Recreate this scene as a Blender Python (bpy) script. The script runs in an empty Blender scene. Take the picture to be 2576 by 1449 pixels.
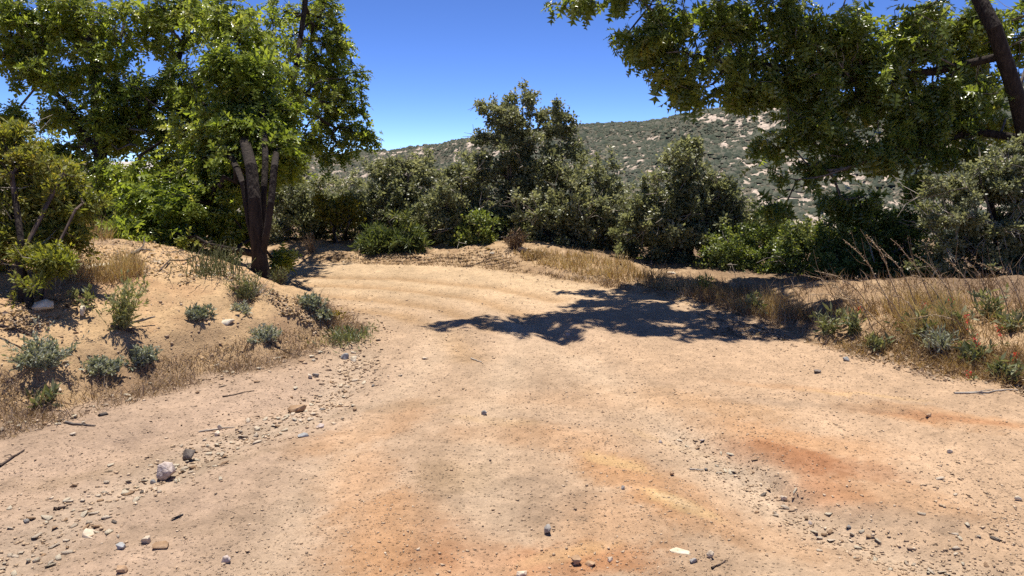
import bpy, bmesh, math, random
import numpy as np
from mathutils import Vector, Matrix

rng = np.random.default_rng(11)
random.seed(11)
sc = bpy.context.scene
COL = sc.collection
R = math.radians

# ------------------------------------------------------------------ camera, world, sun, exposure
CAM_H, PITCH, FOC = 1.6, 10.0, 1860.0          # metres, degrees below the horizon, focal length in 2576-pixel units
cam = bpy.data.cameras.new('camera'); cam_o = bpy.data.objects.new('camera', cam); COL.objects.link(cam_o)
cam.sensor_width = 36.0; cam.lens = FOC / 2576 * 36.0
cam.clip_start = 0.05; cam.clip_end = 60000
cam_o.location = (0, 0, CAM_H); cam_o.rotation_euler = (R(90 - PITCH), 0, 0)
sc.camera = cam_o

SUN_EL, SUN_AZ = 77.0, -9.0                    # azimuth from +Y, negative = to the left
to_sun = Vector((math.sin(R(SUN_AZ)) * math.cos(R(SUN_EL)), math.cos(R(SUN_AZ)) * math.cos(R(SUN_EL)), math.sin(R(SUN_EL))))
world = bpy.data.worlds.new("World"); sc.world = world; world.use_nodes = True
wn = world.node_tree.nodes; wl = world.node_tree.links
bg = wn['Background']; bg.inputs['Strength'].default_value = 0.15
sky = wn.new('ShaderNodeTexSky'); sky.sky_type = 'NISHITA'; sky.sun_disc = False
sky.sun_elevation = R(SUN_EL); sky.sun_rotation = R(SUN_AZ)
sky.altitude = 2300; sky.air_density = 0.43; sky.dust_density = 0.0; sky.ozone_density = 8.5
hsv = wn.new('ShaderNodeHueSaturation'); hsv.inputs['Saturation'].default_value = 1.06; hsv.inputs['Hue'].default_value = 0.508     # the phone's saturated blue, the whole sky alike
wl.new(sky.outputs['Color'], hsv.inputs['Color']); wl.new(hsv.outputs['Color'], bg.inputs['Color'])
sun = bpy.data.lights.new('sun', 'SUN'); sun.energy = 4.9; sun.angle = R(0.55); sun.color = (1.0, 0.94, 0.84)
sun_o = bpy.data.objects.new('sun', sun); COL.objects.link(sun_o)
sun_o.rotation_euler = to_sun.to_track_quat('Z', 'Y').to_euler(); sun_o.location = (0, 0, 30)
sc.view_settings.view_transform = 'Standard'; sc.view_settings.look = 'None'
sc.view_settings.exposure = 0.60; sc.view_settings.gamma = 1.0; sc.view_settings.use_curve_mapping = False
sc.render.engine = 'CYCLES'
cy = sc.cycles
cy.max_bounces = 10; cy.diffuse_bounces = 7; cy.glossy_bounces = 2; cy.transmission_bounces = 8; cy.transparent_max_bounces = 4
cy.use_denoising = False; cy.sample_clamp_indirect = 6.0; cy.caustics_reflective = False; cy.caustics_refractive = False

HAZE = 0.0
# ------------------------------------------------------------------ small maths
_s, _c = math.sin(R(PITCH)), math.cos(R(PITCH))
def ray(px, py):
    a, b = px - 1288.0, 724.5 - py
    return np.array([a, FOC * _c + b * _s, -FOC * _s + b * _c])
def P(px, py, d):
    """world point seen at (px, py) of the 2576x1449 photograph, d metres ahead of the camera"""
    r = ray(px, py); r = r / r[1] * d
    return np.array([r[0], r[1], r[2] + CAM_H])
def F0(px, py, z=0.0):
    r = ray(px, py); t = (CAM_H - z) / -r[2]
    return (r[0] * t, r[1] * t)
def unit(v):
    return v / np.maximum(np.linalg.norm(v, axis=-1, keepdims=True), 1e-9)
def sstep(a, b, x):
    t = np.clip((x - a) / (b - a), 0, 1); return t * t * (3 - 2 * t)
def _hash(ix, iy, s):
    n = (ix * 374761393 + iy * 668265263 + s * 974634777) & 0xffffffff
    n = ((n ^ (n >> 13)) * 1274126177) & 0xffffffff
    return ((n ^ (n >> 16)) & 0xffff) / 65535.0
def vnoise(x, y, s=0):
    x = np.asarray(x, float); y = np.asarray(y, float)
    ix = np.floor(x).astype(np.int64); iy = np.floor(y).astype(np.int64)
    fx = x - ix; fy = y - iy; fx = fx * fx * (3 - 2 * fx); fy = fy * fy * (3 - 2 * fy)
    return (_hash(ix, iy, s) * (1 - fx) + _hash(ix + 1, iy, s) * fx) * (1 - fy) + (_hash(ix, iy + 1, s) * (1 - fx) + _hash(ix + 1, iy + 1, s) * fx) * fy
def fbm(x, y, f, o=3, s=0):
    t = 0; a = 1.0; n = 0
    for k in range(o):
        t = t + a * (vnoise(x * f + 13.7 * k, y * f - 7.1 * k, s + k) * 2 - 1); n += a; a *= 0.5; f *= 2.05
    return t / n
def noise3(p, f, s=0):
    return (fbm(p[:, 0] + 5.3 * p[:, 2], p[:, 1] + 0.31 * p[:, 2], f, 2, s) + fbm(p[:, 2] + 2.1 * p[:, 0], p[:, 0] - 0.7 * p[:, 1], f, 2, s + 9)) * 0.7
def seg_dist(x, y, pts):
    """distance to a polyline and the place along it (0..1)"""
    best = np.full(np.shape(x), 1e9); along = np.zeros(np.shape(x)); n = len(pts) - 1
    for i in range(n):
        ax, ay = pts[i]; bx, by = pts[i + 1]; dx, dy = bx - ax, by - ay
        t = np.clip(((x - ax) * dx + (y - ay) * dy) / (dx * dx + dy * dy + 1e-12), 0, 1)
        d = np.hypot(x - ax - t * dx, y - ay - t * dy); m = d < best
        best = np.where(m, d, best); along = np.where(m, (i + t) / n, along)
    return best, along
def poly_sd(x, y, pts):
    """distance to the rim of a polygon, positive inside"""
    d, _ = seg_dist(x, y, list(pts) + [pts[0]])
    ins = np.zeros(np.shape(x), bool); n = len(pts)
    for i in range(n):
        ax, ay = pts[i]; bx, by = pts[(i + 1) % n]
        if ay == by: continue
        ins ^= ((ay > y) != (by > y)) & (x < (bx - ax) * (y - ay) / (by - ay) + ax)
    return np.where(ins, d, -d)

# ------------------------------------------------------------------ the lie of the land
MOUND = [F0(-420, 1190), F0(0, 1095), F0(350, 1000), F0(650, 925), F0(860, 868), F0(925, 835), F0(890, 795), F0(800, 752), F0(735, 722),
         (-3.4, 10.1), (-4.6, 11.2), (-8, 12.6), (-40, 15.5), (-40, 2.0), (-8, 2.2)]
VERGE = [(-40, 19), (-8, 14.2), (-4.4, 11.9), F0(735, 668), F0(1000, 668), F0(1180, 673), F0(1350, 697), F0(1500, 722), F0(1620, 742),
         F0(1750, 768), F0(1900, 812), F0(2010, 862), F0(2150, 900), F0(2350, 948), F0(2600, 1004), F0(2900, 1062), (8, 1.8), (40, 0), (40, 70), (-40, 70)]
def poly_px(*pts): return [F0(*p) for p in pts]
WASH_L = poly_px((-60, 1440), (120, 1330), (240, 1250), (420, 1180), (560, 1100), (760, 1040), (860, 960), (900, 890))
LANE_L = poly_px((-200, 1300), (80, 1220), (330, 1110), (560, 1040), (760, 985))
WASH_R = poly_px((1720, 1080), (1850, 1160), (1960, 1240), (2060, 1310), (2250, 1380), (2500, 1450))
CRACK_R = poly_px((2090, 985), (2210, 1028), (2300, 1052), (2420, 1082), (2600, 1112))
RILL_B = poly_px((1480, 1130), (1700, 1180), (1850, 1265), (1960, 1330))
CRUST = poly_px((1845, 1130), (1895, 1168), (1935, 1196), (1965, 1218), (1992, 1247))
BAR = poly_px((1150, 822), (1300, 812), (1400, 812), (1500, 800), (1640, 770))
BARGULLY = poly_px((1300, 800), (1375, 818), (1420, 850), (1440, 870))
BANDS = [poly_px((735, 694), (1000, 700), (1250, 722), (1400, 752)), poly_px((735, 712), (980, 722), (1180, 745), (1330, 790)),
         poly_px((760, 738), (950, 750), (1120, 776), (1230, 830)), poly_px((850, 772), (1000, 790), (1110, 830), (1180, 900))]
TRACKS = [poly_px((1230, 1449), (1215, 1200), (1240, 1000), (1300, 880), (1290, 800)), poly_px((640, 1449), (820, 1180), (960, 1020), (1090, 900), (1120, 810)),
          poly_px((2000, 1449), (1850, 1220), (1650, 1040), (1500, 930), (1380, 860))]
def H(x, y, fine=True):
    x = np.asarray(x, float); y = np.asarray(y, float)
    sm = poly_sd(x, y, MOUND) + 0.10 * fbm(x, y, 1.6, 3, 3); sv = poly_sd(x, y, VERGE) + 0.10 * fbm(x, y, 1.4, 3, 5)
    z = 0.035 * fbm(x, y, 0.45, 3, 1)
    s = np.maximum(sm, 0); z = z + 0.86 * (1 - np.exp(-s / 1.25)) * sstep(0, 0.5, sm) + 0.06 * fbm(x, y, 1.1, 3, 21) * sstep(0.1, 0.8, sm)
    s = np.maximum(sv, 0)
    k = 0.20 - 0.13 * sstep(0.9, 2.2, x) + 0.32 * sstep(2.4, 3.6, x) * sstep(9.2, 7.4, y)
    z = z + k * (1 - np.exp(-s / 0.85)) * sstep(0, 0.45, sv) + 0.05 * fbm(x, y, 1.3, 3, 22) * sstep(0.1, 0.8, sv)
    z = z + 0.15 * np.exp(-((x - 0.05) / 0.75) ** 2 - ((y - 11.7) / 0.5) ** 2)
    z = z - 0.24 * np.maximum(0, y - 15.5) ** 1.25 - 0.12 * np.maximum(0, x - 7.5) - 0.05 * np.maximum(0, -x - 12)
    road = sstep(0.25, -0.1, np.maximum(sm, sv))
    for pts, w, dep in ((WASH_L, 0.24, -0.055), (LANE_L, 0.18, -0.06), (WASH_R, 0.16, -0.05), (RILL_B, 0.18, -0.03), (BARGULLY, 0.17, -0.075)):
        d, _ = seg_dist(x, y, pts); z = z + dep * np.exp(-(d / w) ** 2)
    d, _ = seg_dist(x, y, BAR); z = z + 0.055 * np.exp(-(d / 0.30) ** 2)
    for pts in BANDS:
        d, _ = seg_dist(x, y, pts); z = z - 0.022 * np.exp(-(d / 0.16) ** 2)
    for pts in TRACKS:
        d, _ = seg_dist(x, y, pts); z = z - 0.018 * np.exp(-(d / 0.20) ** 2)
    if fine:
        for pts, w, hh in ((CRACK_R, 0.022, .045), (CRUST, 0.02, .035)):                 # lips of crust: the far side stands higher, its edge is undercut
            wx, wy = x + 0.05 * fbm(x, y, 6, 3, 31), y + 0.05 * fbm(x, y, 6, 3, 33)
            d, al = seg_dist(wx, wy, pts); yl = np.interp(wx, [p[0] for p in pts], [p[1] for p in pts]); side = sstep(-w, w, wy - yl)
            fade = sstep(0, .12, al) * sstep(1, .88, al) * (.45 + .55 * vnoise(x * 3, y * 3, 34))
            z = z + fade * (hh * side * np.exp(-d / .22) - .6 * hh * np.exp(-(d / w) ** 2))
        d, _ = seg_dist(x + 0.04 * fbm(x, y, 7, 2, 35), y + 0.04 * fbm(x, y, 7, 2, 36), poly_px((600, 870), (660, 838), (720, 800), (790, 812)))
        z = z - 0.085 * np.exp(-(d / 0.06) ** 2)
        amp = 0.015 + 0.026 * (1 - road)
        z = z + amp * fbm(x, y, 4.5, 4, 41) + (0.005 + .007 * (1 - road)) * fbm(x, y, 22, 3, 43)
        # tiny lumps of crust and half buried grit
        g = vnoise(x * 38, y * 38, 47); z = z + 0.006 * np.maximum(0, g - 0.72) / 0.28 * (0.4 + 0.6 * vnoise(x * 1.3, y * 1.3, 48))
    return z
def h1(x, y): return float(H(np.array([x]), np.array([y]))[0])
_T = np.concatenate([np.linspace(1.2, 8, 900), np.linspace(8.01, 30, 900)])
def G(px, py):
    r = ray(px, py); r = r / r[1]
    z = CAM_H + r[2] * _T - H(r[0] * _T, _T, False); k = np.argmax(z < 0) if (z < 0).any() else len(_T) - 1
    d = _T[k]; return np.array([r[0] * d, d, h1(r[0] * d, d)])

# ------------------------------------------------------------------ building helpers
def mesh_np(name, V, faces, mat=None, smooth=False, attrs=None, colour=None):
    """V (n,3); faces (m,k) with k = 3 or 4"""
    V = np.asarray(V, np.float32); faces = np.asarray(faces, np.int32); k = faces.shape[1]
    me = bpy.data.meshes.new(name)
    me.vertices.add(len(V)); me.vertices.foreach_set('co', V.ravel())
    me.loops.add(faces.size); me.loops.foreach_set('vertex_index', faces.ravel())
    me.polygons.add(len(faces)); me.polygons.foreach_set('loop_start', np.arange(0, faces.size, k, dtype=np.int32))
    if smooth: me.polygons.foreach_set('use_smooth', np.ones(len(faces), bool))
    for an, a in (attrs or {}).items():
        at = me.attributes.new(an, 'FLOAT', 'POINT'); at.data.foreach_set('value', np.asarray(a, np.float32))
    if colour is not None:
        at = me.attributes.new('tint', 'FLOAT_COLOR', 'POINT')
        c4 = np.ones((len(V), 4), np.float32); c4[:, :3] = colour; at.data.foreach_set('color', c4.ravel())
    if mat: me.materials.append(mat)
    me.update(calc_edges=True)
    return me
def link(name, me, parent=None, **props):
    o = bpy.data.objects.new(name, me); COL.objects.link(o)
    if parent is not None: o.parent = parent
    for k, v in props.items():
        if v is not None: o[k] = v
    return o
def thing(name, label, cat, loc=(0, 0, 0), group=None):
    o = bpy.data.objects.new(name, None); COL.objects.link(o); o.location = tuple(map(float, loc)); o.empty_display_size = 0.1
    o['label'] = label; o['category'] = cat
    if group: o['group'] = group
    return o
def part(name, V, F, mat, root, base, smooth=False, attrs=None, kind=None):
    return link(name, mesh_np(name, np.asarray(V) - np.asarray(base), F, mat, smooth, attrs), root, kind=kind)

def tubes(A, B, ra, rb, da=None, db=None, n=5):
    """tapered tubes from A to B; da, db are the directions the end rings face"""
    A = np.asarray(A); B = np.asarray(B); m = len(A)
    d = unit(B - A); da = d if da is None else unit(da); db = d if db is None else unit(db)
    V = []
    for C, r, dd in ((A, ra, da), (B, rb, db)):
        ref = np.where(np.abs(dd[:, :1]) < 0.8, np.array([[1.0, 0, 0]]), np.array([[0, 1.0, 0]]))
        u = unit(np.cross(dd, ref)); w = np.cross(dd, u)
        an = np.arange(n) / n * 2 * np.pi
        V.append(C[:, None] + np.asarray(r)[:, None, None] * (np.cos(an)[None, :, None] * u[:, None] + np.sin(an)[None, :, None] * w[:, None]))
    V = np.stack(V, 1).reshape(-1, 3)                       # m*2*n
    b = (np.arange(m) * 2 * n)[:, None]; i = np.arange(n)[None]; j = (i + 1) % n
    F = np.stack([b + i, b + j, b + n + j, b + n + i], -1).reshape(-1, 4)
    return V, F
def chain(pts, r0, r1, n=6):
    pts = np.asarray(pts, float); m = len(pts); r = np.linspace(r0, r1, m)
    t = np.gradient(pts, axis=0)
    return tubes(pts[:-1], pts[1:], r[:-1], r[1:], t[:-1], t[1:], n)
def joinVF(items):
    Vs, Fs, o = [], [], 0
    for V, F in items:
        Vs.append(V); Fs.append(F + o); o += len(V)
    return np.concatenate(Vs), np.concatenate(Fs)

def leaf_template(kind):
    if kind == 'oak':                                       # lobed, pointed, folded along the midrib
        rib = [(0, 0, 0), (0, .30, .0), (0, .54, -.01), (0, .78, -.05), (0, 1, -.14)]
        side = [((.26, .20, .07), (.11, .31, .03)), ((.42, .50, .10), (.13, .55, .03)), ((.33, .80, .02), (.09, .79, -.03))]
        V = list(rib); F = []
        for sg in (1, -1):
            for k, (t, nt) in enumerate(side):
                a = len(V); V.append((sg * t[0], t[1], t[2])); V.append((sg * nt[0], nt[1], nt[2]))
                F += [(k, a, a + 1), (k, a + 1, k + 1)]
            F.append((3, len(V) - 1, 4))
    elif kind == 'star':
        V = [(0, 0, 0), (0, .34, 0), (0, .64, -.02), (0, 1, -.12)]; F = []
        for sg in (1, -1):
            a = len(V); V += [(sg * .34, .27, .06), (sg * .46, .63, .08), (sg * .17, .84, -.03)]
            F += [(0, a, 1), (1, a + 1, 2), (2, a + 2, 3)]
    elif kind == 'oval':
        V = [(0, 0, 0), (.33, .5, .06), (0, 1, -.03), (-.33, .5, .06)]; F = [(0, 1, 2), (0, 2, 3)]
    else:                                                   # narrow
        V = [(0, 0, 0), (.10, .5, .02), (0, 1, 0), (-.10, .5, .02)]; F = [(0, 1, 2), (0, 2, 3)]
    return np.array(V, float), np.array(F, int)
TPL = {k: leaf_template(k) for k in ('oak', 'star', 'oval', 'narrow')}
def leaves(kind, pos, dirn, nrm, size, width=1.0):
    T, F = TPL[kind]
    y = unit(dirn); x = unit(np.cross(y, nrm)); z = np.cross(x, y)
    s = np.asarray(size)[:, None, None]
    V = pos[:, None] + s * (T[None, :, :1] * width * x[:, None] + T[None, :, 1:2] * y[:, None] + T[None, :, 2:] * z[:, None])
    n = len(pos); Fs = (F[None] + (np.arange(n) * len(T))[:, None, None]).reshape(-1, 3)
    return V.reshape(-1, 3), Fs, len(T)

# ------------------------------------------------------------------ materials
def new_mat(name):
    m = bpy.data.materials.new(name); m.use_nodes = True
    nt = m.node_tree; return m, nt, nt.nodes, nt.links, nt.nodes['Principled BSDF']
def ramp(nd, pts):
    r = nd.new('ShaderNodeValToRGB'); e = r.color_ramp.elements
    while len(e) < len(pts): e.new(0.5)
    for k, (p, c) in enumerate(pts): e[k].position = p; e[k].color = (*c, 1)
    return r
def leaf_mat(name, cols, rough=0.4, spec=0.5, trans=0.3, glow=1.7, yb=.45):
    m, nt, nd, ln, b = new_mat(name)
    at = nd.new('ShaderNodeAttribute'); at.attribute_name = 'v'
    r = ramp(nd, [(k / (len(cols) - 1), c) for k, c in enumerate(cols)]); ln.new(at.outputs['Fac'], r.inputs['Fac'])
    ln.new(r.outputs['Color'], b.inputs['Base Color'])
    b.inputs['Roughness'].default_value = rough; b.inputs['Specular IOR Level'].default_value = spec
    tr = nd.new('ShaderNodeBsdfTranslucent'); mu = nd.new('ShaderNodeMix'); mu.data_type = 'RGBA'; mu.blend_type = 'MULTIPLY'
    mu.inputs['Factor'].default_value = 1; ln.new(r.outputs['Color'], mu.inputs['A']); mu.inputs['B'].default_value = (glow, glow * 0.96, glow * yb, 1)
    ln.new(mu.outputs['Result'], tr.inputs['Color'])
    mx = nd.new('ShaderNodeMixShader'); mx.inputs['Fac'].default_value = trans
    ln.new(b.outputs[0], mx.inputs[1]); ln.new(tr.outputs[0], mx.inputs[2]); ln.new(mx.outputs[0], nd['Material Output'].inputs['Surface'])
    return m
def noise_mat(name, c1, c2, scale, rough=0.9, bump=0.0, bscale=None, obj_rand=0.0, c3=None, spec=0.2, zs=None):
    m, nt, nd, ln, b = new_mat(name)
    tc0 = nd.new('ShaderNodeTexCoord'); mp = nd.new('ShaderNodeMapping'); mp.inputs['Scale'].default_value = (1, 1, zs or 1); ln.new(tc0.outputs['Object'], mp.inputs['Vector'])
    class tc: outputs = {'Object': mp.outputs['Vector']}
    n1 = nd.new('ShaderNodeTexNoise'); n1.inputs['Scale'].default_value = scale; n1.inputs['Detail'].default_value = 6; n1.inputs['Roughness'].default_value = 0.65
    ln.new(tc.outputs['Object'], n1.inputs['Vector'])
    r = ramp(nd, [(0.32, c1), (0.66, c2)] + ([(0.72, c3)] if c3 else [])); ln.new(n1.outputs['Fac'], r.inputs['Fac'])
    out = r.outputs['Color']
    if obj_rand:
        oi = nd.new('ShaderNodeObjectInfo'); hs = nd.new('ShaderNodeHueSaturation'); mr = nd.new('ShaderNodeMapRange')
        mr.inputs['To Min'].default_value = 1 - obj_rand; mr.inputs['To Max'].default_value = 1 + obj_rand
        ln.new(oi.outputs['Random'], mr.inputs['Value']); ln.new(mr.outputs[0], hs.inputs['Value']); ln.new(out, hs.inputs['Color']); out = hs.outputs['Color']
    ln.new(out, b.inputs['Base Color']); b.inputs['Roughness'].default_value = rough; b.inputs['Specular IOR Level'].default_value = spec
    if bump:
        n2 = nd.new('ShaderNodeTexNoise'); n2.inputs['Scale'].default_value = bscale or scale * 2; n2.inputs['Detail'].default_value = 4
        ln.new(tc.outputs['Object'], n2.inputs['Vector'])
        bp = nd.new('ShaderNodeBump'); bp.inputs['Strength'].default_value = 0.8; bp.inputs['Distance'].default_value = bump
        ln.new(n2.outputs['Fac'], bp.inputs['Height']); ln.new(bp.outputs[0], b.inputs['Normal'])
    return m
def soil_mat(name):
    m, nt, nd, ln, b = new_mat(name)
    at = nd.new('ShaderNodeAttribute'); at.attribute_name = 'tint'
    geo = nd.new('ShaderNodeNewGeometry')
    def nz(scale, detail=4, rough=0.6):
        n = nd.new('ShaderNodeTexNoise'); n.inputs['Scale'].default_value = scale; n.inputs['Detail'].default_value = detail; n.inputs['Roughness'].default_value = rough
        ln.new(geo.outputs['Position'], n.inputs['Vector']); return n.outputs['Fac']
    def mathn(op, a, bb):
        n = nd.new('ShaderNodeMath'); n.operation = op
        for i, v in enumerate((a, bb)):
            if isinstance(v, (int, float)): n.inputs[i].default_value = v
            else: ln.new(v, n.inputs[i])
        return n.outputs[0]
    def mapr(v, a, c, lo, hi):
        n = nd.new('ShaderNodeMapRange'); ln.new(v, n.inputs['Value'])
        for k, q in zip(('From Min', 'From Max', 'To Min', 'To Max'), (a, c, lo, hi)): n.inputs[k].default_value = q
        return n.outputs[0]
    grain = nz(75, 5, 0.75); grain2 = nz(14, 5, 0.65)
    vo = nd.new('ShaderNodeTexVoronoi'); vo.inputs['Scale'].default_value = 62; ln.new(geo.outputs['Position'], vo.inputs['Vector'])
    sep = nd.new('ShaderNodeSeparateColor'); ln.new(vo.outputs['Color'], sep.inputs[0])
    grit = mathn('GREATER_THAN', sep.outputs[0], 0.72)                    # some cells are grains of another tone
    gm = mathn('MULTIPLY', grit, mapr(vo.outputs['Distance'], 0.20, 0.42, 1, 0))
    gv = mapr(sep.outputs[1], 0, 1, 0.62, 1.5)
    val = mathn('MULTIPLY', mapr(grain, 0.3, 0.7, 0.80, 1.18), mapr(grain2, 0.3, 0.7, 0.88, 1.12))
    gfac = mathn('ADD', mathn('MULTIPLY', gm, mathn('SUBTRACT', gv, 1.0)), 1.0)
    val = mathn('MULTIPLY', val, gfac)
    vm = nd.new('ShaderNodeVectorMath'); vm.operation = 'SCALE'; ln.new(at.outputs['Color'], vm.inputs[0]); ln.new(val, vm.inputs['Scale'])
    ln.new(vm.outputs[0], b.inputs['Base Color'])
    b.inputs['Roughness'].default_value = 0.95; b.inputs['Specular IOR Level'].default_value = 0.12
    hgt = mathn('ADD', mathn('MULTIPLY', grain, 0.5), mathn('ADD', mathn('MULTIPLY', gm, 0.55), mathn('MULTIPLY', grain2, 0.9)))
    bp = nd.new('ShaderNodeBump'); bp.inputs['Strength'].default_value = 1.0; bp.inputs['Distance'].default_value = 0.018
    ln.new(hgt, bp.inputs['Height']); ln.new(bp.outputs[0], b.inputs['Normal'])
    return m
M = {}
M['soil'] = soil_mat('soil')
M['bark'] = noise_mat('bark', (.014, .010, .008), (.048, .036, .028), 30, 0.9, 0.05, 34, zs=.16)
M['bark_grey'] = noise_mat('bark_grey', (.06, .05, .042), (.22, .19, .165), 30, 0.9, 0.03, 36, zs=.18)
M['twig_pale'] = noise_mat('twig_pale', (.22, .18, .14), (.46, .41, .35), 15, 0.85)
M['twig_dark'] = noise_mat('twig_dark', (.05, .035, .028), (.14, .10, .08), 18, 0.9)
M['stalk'] = noise_mat('stalk', (.20, .13, .075), (.42, .32, .20), 9, 0.85)
M['stem_green'] = noise_mat('stem_green', (.10, .11, .04), (.22, .22, .09), 9, 0.8)
M['oak_left'] = leaf_mat('oak_leaf_light', [(.115, .160, .026), (.18, .235, .042), (.245, .29, .065), (.32, .31, .09)], 0.30, 0.8, 0.46, 2.0)
M['oak_right'] = leaf_mat('oak_leaf_deep', [(.095, .130, .028), (.14, .18, .042), (.19, .225, .058), (.28, .25, .055)], 0.30, 0.8, 0.48, 2.1)
M['olive'] = leaf_mat('scrub_leaf_olive', [(.105, .120, .056), (.172, .188, .092), (.24, .25, .135), (.33, .335, .21)], 0.40, 0.55, 0.42, 1.75, .7)
M['green'] = leaf_mat('scrub_leaf_green', [(.065, .098, .022), (.115, .16, .038), (.17, .215, .058), (.24, .26, .09)], 0.40, 0.5, 0.42, 1.8)
M['feather'] = leaf_mat('feathery_leaf', [(.055, .085, .030), (.095, .130, .045), (.15, .175, .06), (.21, .215, .08)], 0.5, 0.35, 0.35, 1.6)
M['yellow'] = leaf_mat('yellow_leaf', [(.07, .085, .012), (.15, .15, .018), (.24, .20, .022), (.33, .25, .03)], 0.5, 0.35, 0.3, 1.5)
M['chamise'] = leaf_mat('chamise_leaf', [(.080, .105, .022), (.145, .17, .032), (.21, .22, .044), (.29, .23, .05)], 0.5, 0.4, 0.45, 1.8)
M['sage'] = leaf_mat('sage_leaf', [(.17, .19, .13), (.26, .285, .205), (.35, .365, .28), (.44, .44, .36)], 0.7, 0.25, 0.25, 1.3)
M['broom'] = leaf_mat('broom_leaf', [(.16, .175, .07), (.24, .255, .105), (.33, .33, .15), (.42, .40, .22)], 0.55, 0.3, 0.3, 1.4)
M['weed'] = leaf_mat('weed_leaf', [(.08, .10, .045), (.15, .17, .08), (.23, .24, .13), (.33, .31, .19)], 0.55, 0.3, 0.3, 1.5)
M['straw'] = leaf_mat('straw', [(.22, .135, .065), (.36, .245, .125), (.48, .36, .20), (.60, .48, .30)], 0.7, 0.25, 0.3, 1.2)
M['husk'] = leaf_mat('husk', [(.15, .095, .06), (.27, .185, .125), (.40, .295, .205), (.52, .42, .31)], 0.75, 0.2, 0.2, 1.2)
M['litter'] = leaf_mat('fallen_leaf', [(.10, .062, .035), (.22, .14, .085), (.36, .26, .165), (.50, .41, .30)], 0.7, 0.3, 0.15, 1.2)
M['red'] = leaf_mat('red_petal', [(.45, .02, .02), (.60, .035, .035), (.70, .06, .05)], 0.5, 0.3, 0.3, 1.2)
M['stone_pale'] = noise_mat('stone_pale', (.44, .34, .245), (.66, .56, .43), 14, 0.9, 0.006, 60, 0.18, (.66, .58, .46))
M['stone_tan'] = noise_mat('stone_tan', (.24, .145, .08), (.46, .31, .19), 14, 0.9, 0.006, 60, 0.2)
M['stone_grey'] = noise_mat('stone_grey', (.17, .155, .14), (.36, .33, .30), 22, 0.85, 0.006, 60, 0.25)
M['stone_dark'] = noise_mat('stone_dark', (.10, .08, .065), (.24, .20, .165), 18, 0.85, 0.008, 50, 0.2)
M['stone_blue'] = noise_mat('stone_blue', (.20, .20, .195), (.40, .395, .385), 22, 0.8, 0.005, 60, 0.2)
M['granite'] = noise_mat('granite', (.28, .215, .18), (.56, .47, .42), 60, 0.85, 0.006, 90, 0.1, (.46, .42, .40))
M['cream'] = noise_mat('cream_stone', (.46, .37, .25), (.70, .62, .48), 12, 0.9, 0.006, 40)

# ------------------------------------------------------------------ ground and road: one grid, split where the bank and the verge begin
def axis(lo, hi, step):
    out = [0.0]
    while out[-1] < hi: out.append(out[-1] + step(out[-1]))
    neg = [0.0]
    while neg[-1] > lo: neg.append(neg[-1] - step(-neg[-1]))
    return np.array(neg[:0:-1] + out)
gx = axis(-40, 40, lambda a: 0.027 if a < 3 else 0.027 + (a - 3) * 0.022)
gy = [-12.0]
while gy[-1] < 62: gy.append(gy[-1] + (1.0 if gy[-1] < 0 else 0.22 if gy[-1] < 1.95 else 0.0074 * gy[-1] if gy[-1] < 18 else 0.06 * gy[-1]))
gy = np.array(gy)
XX, YY = np.meshgrid(gx, gy); fx, fy = XX.ravel(), YY.ravel()
fz = H(fx, fy)
SM = poly_sd(fx, fy, MOUND) + 0.10 * fbm(fx, fy, 1.6, 3, 3); SV = poly_sd(fx, fy, VERGE) + 0.10 * fbm(fx, fy, 1.4, 3, 5)
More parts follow.
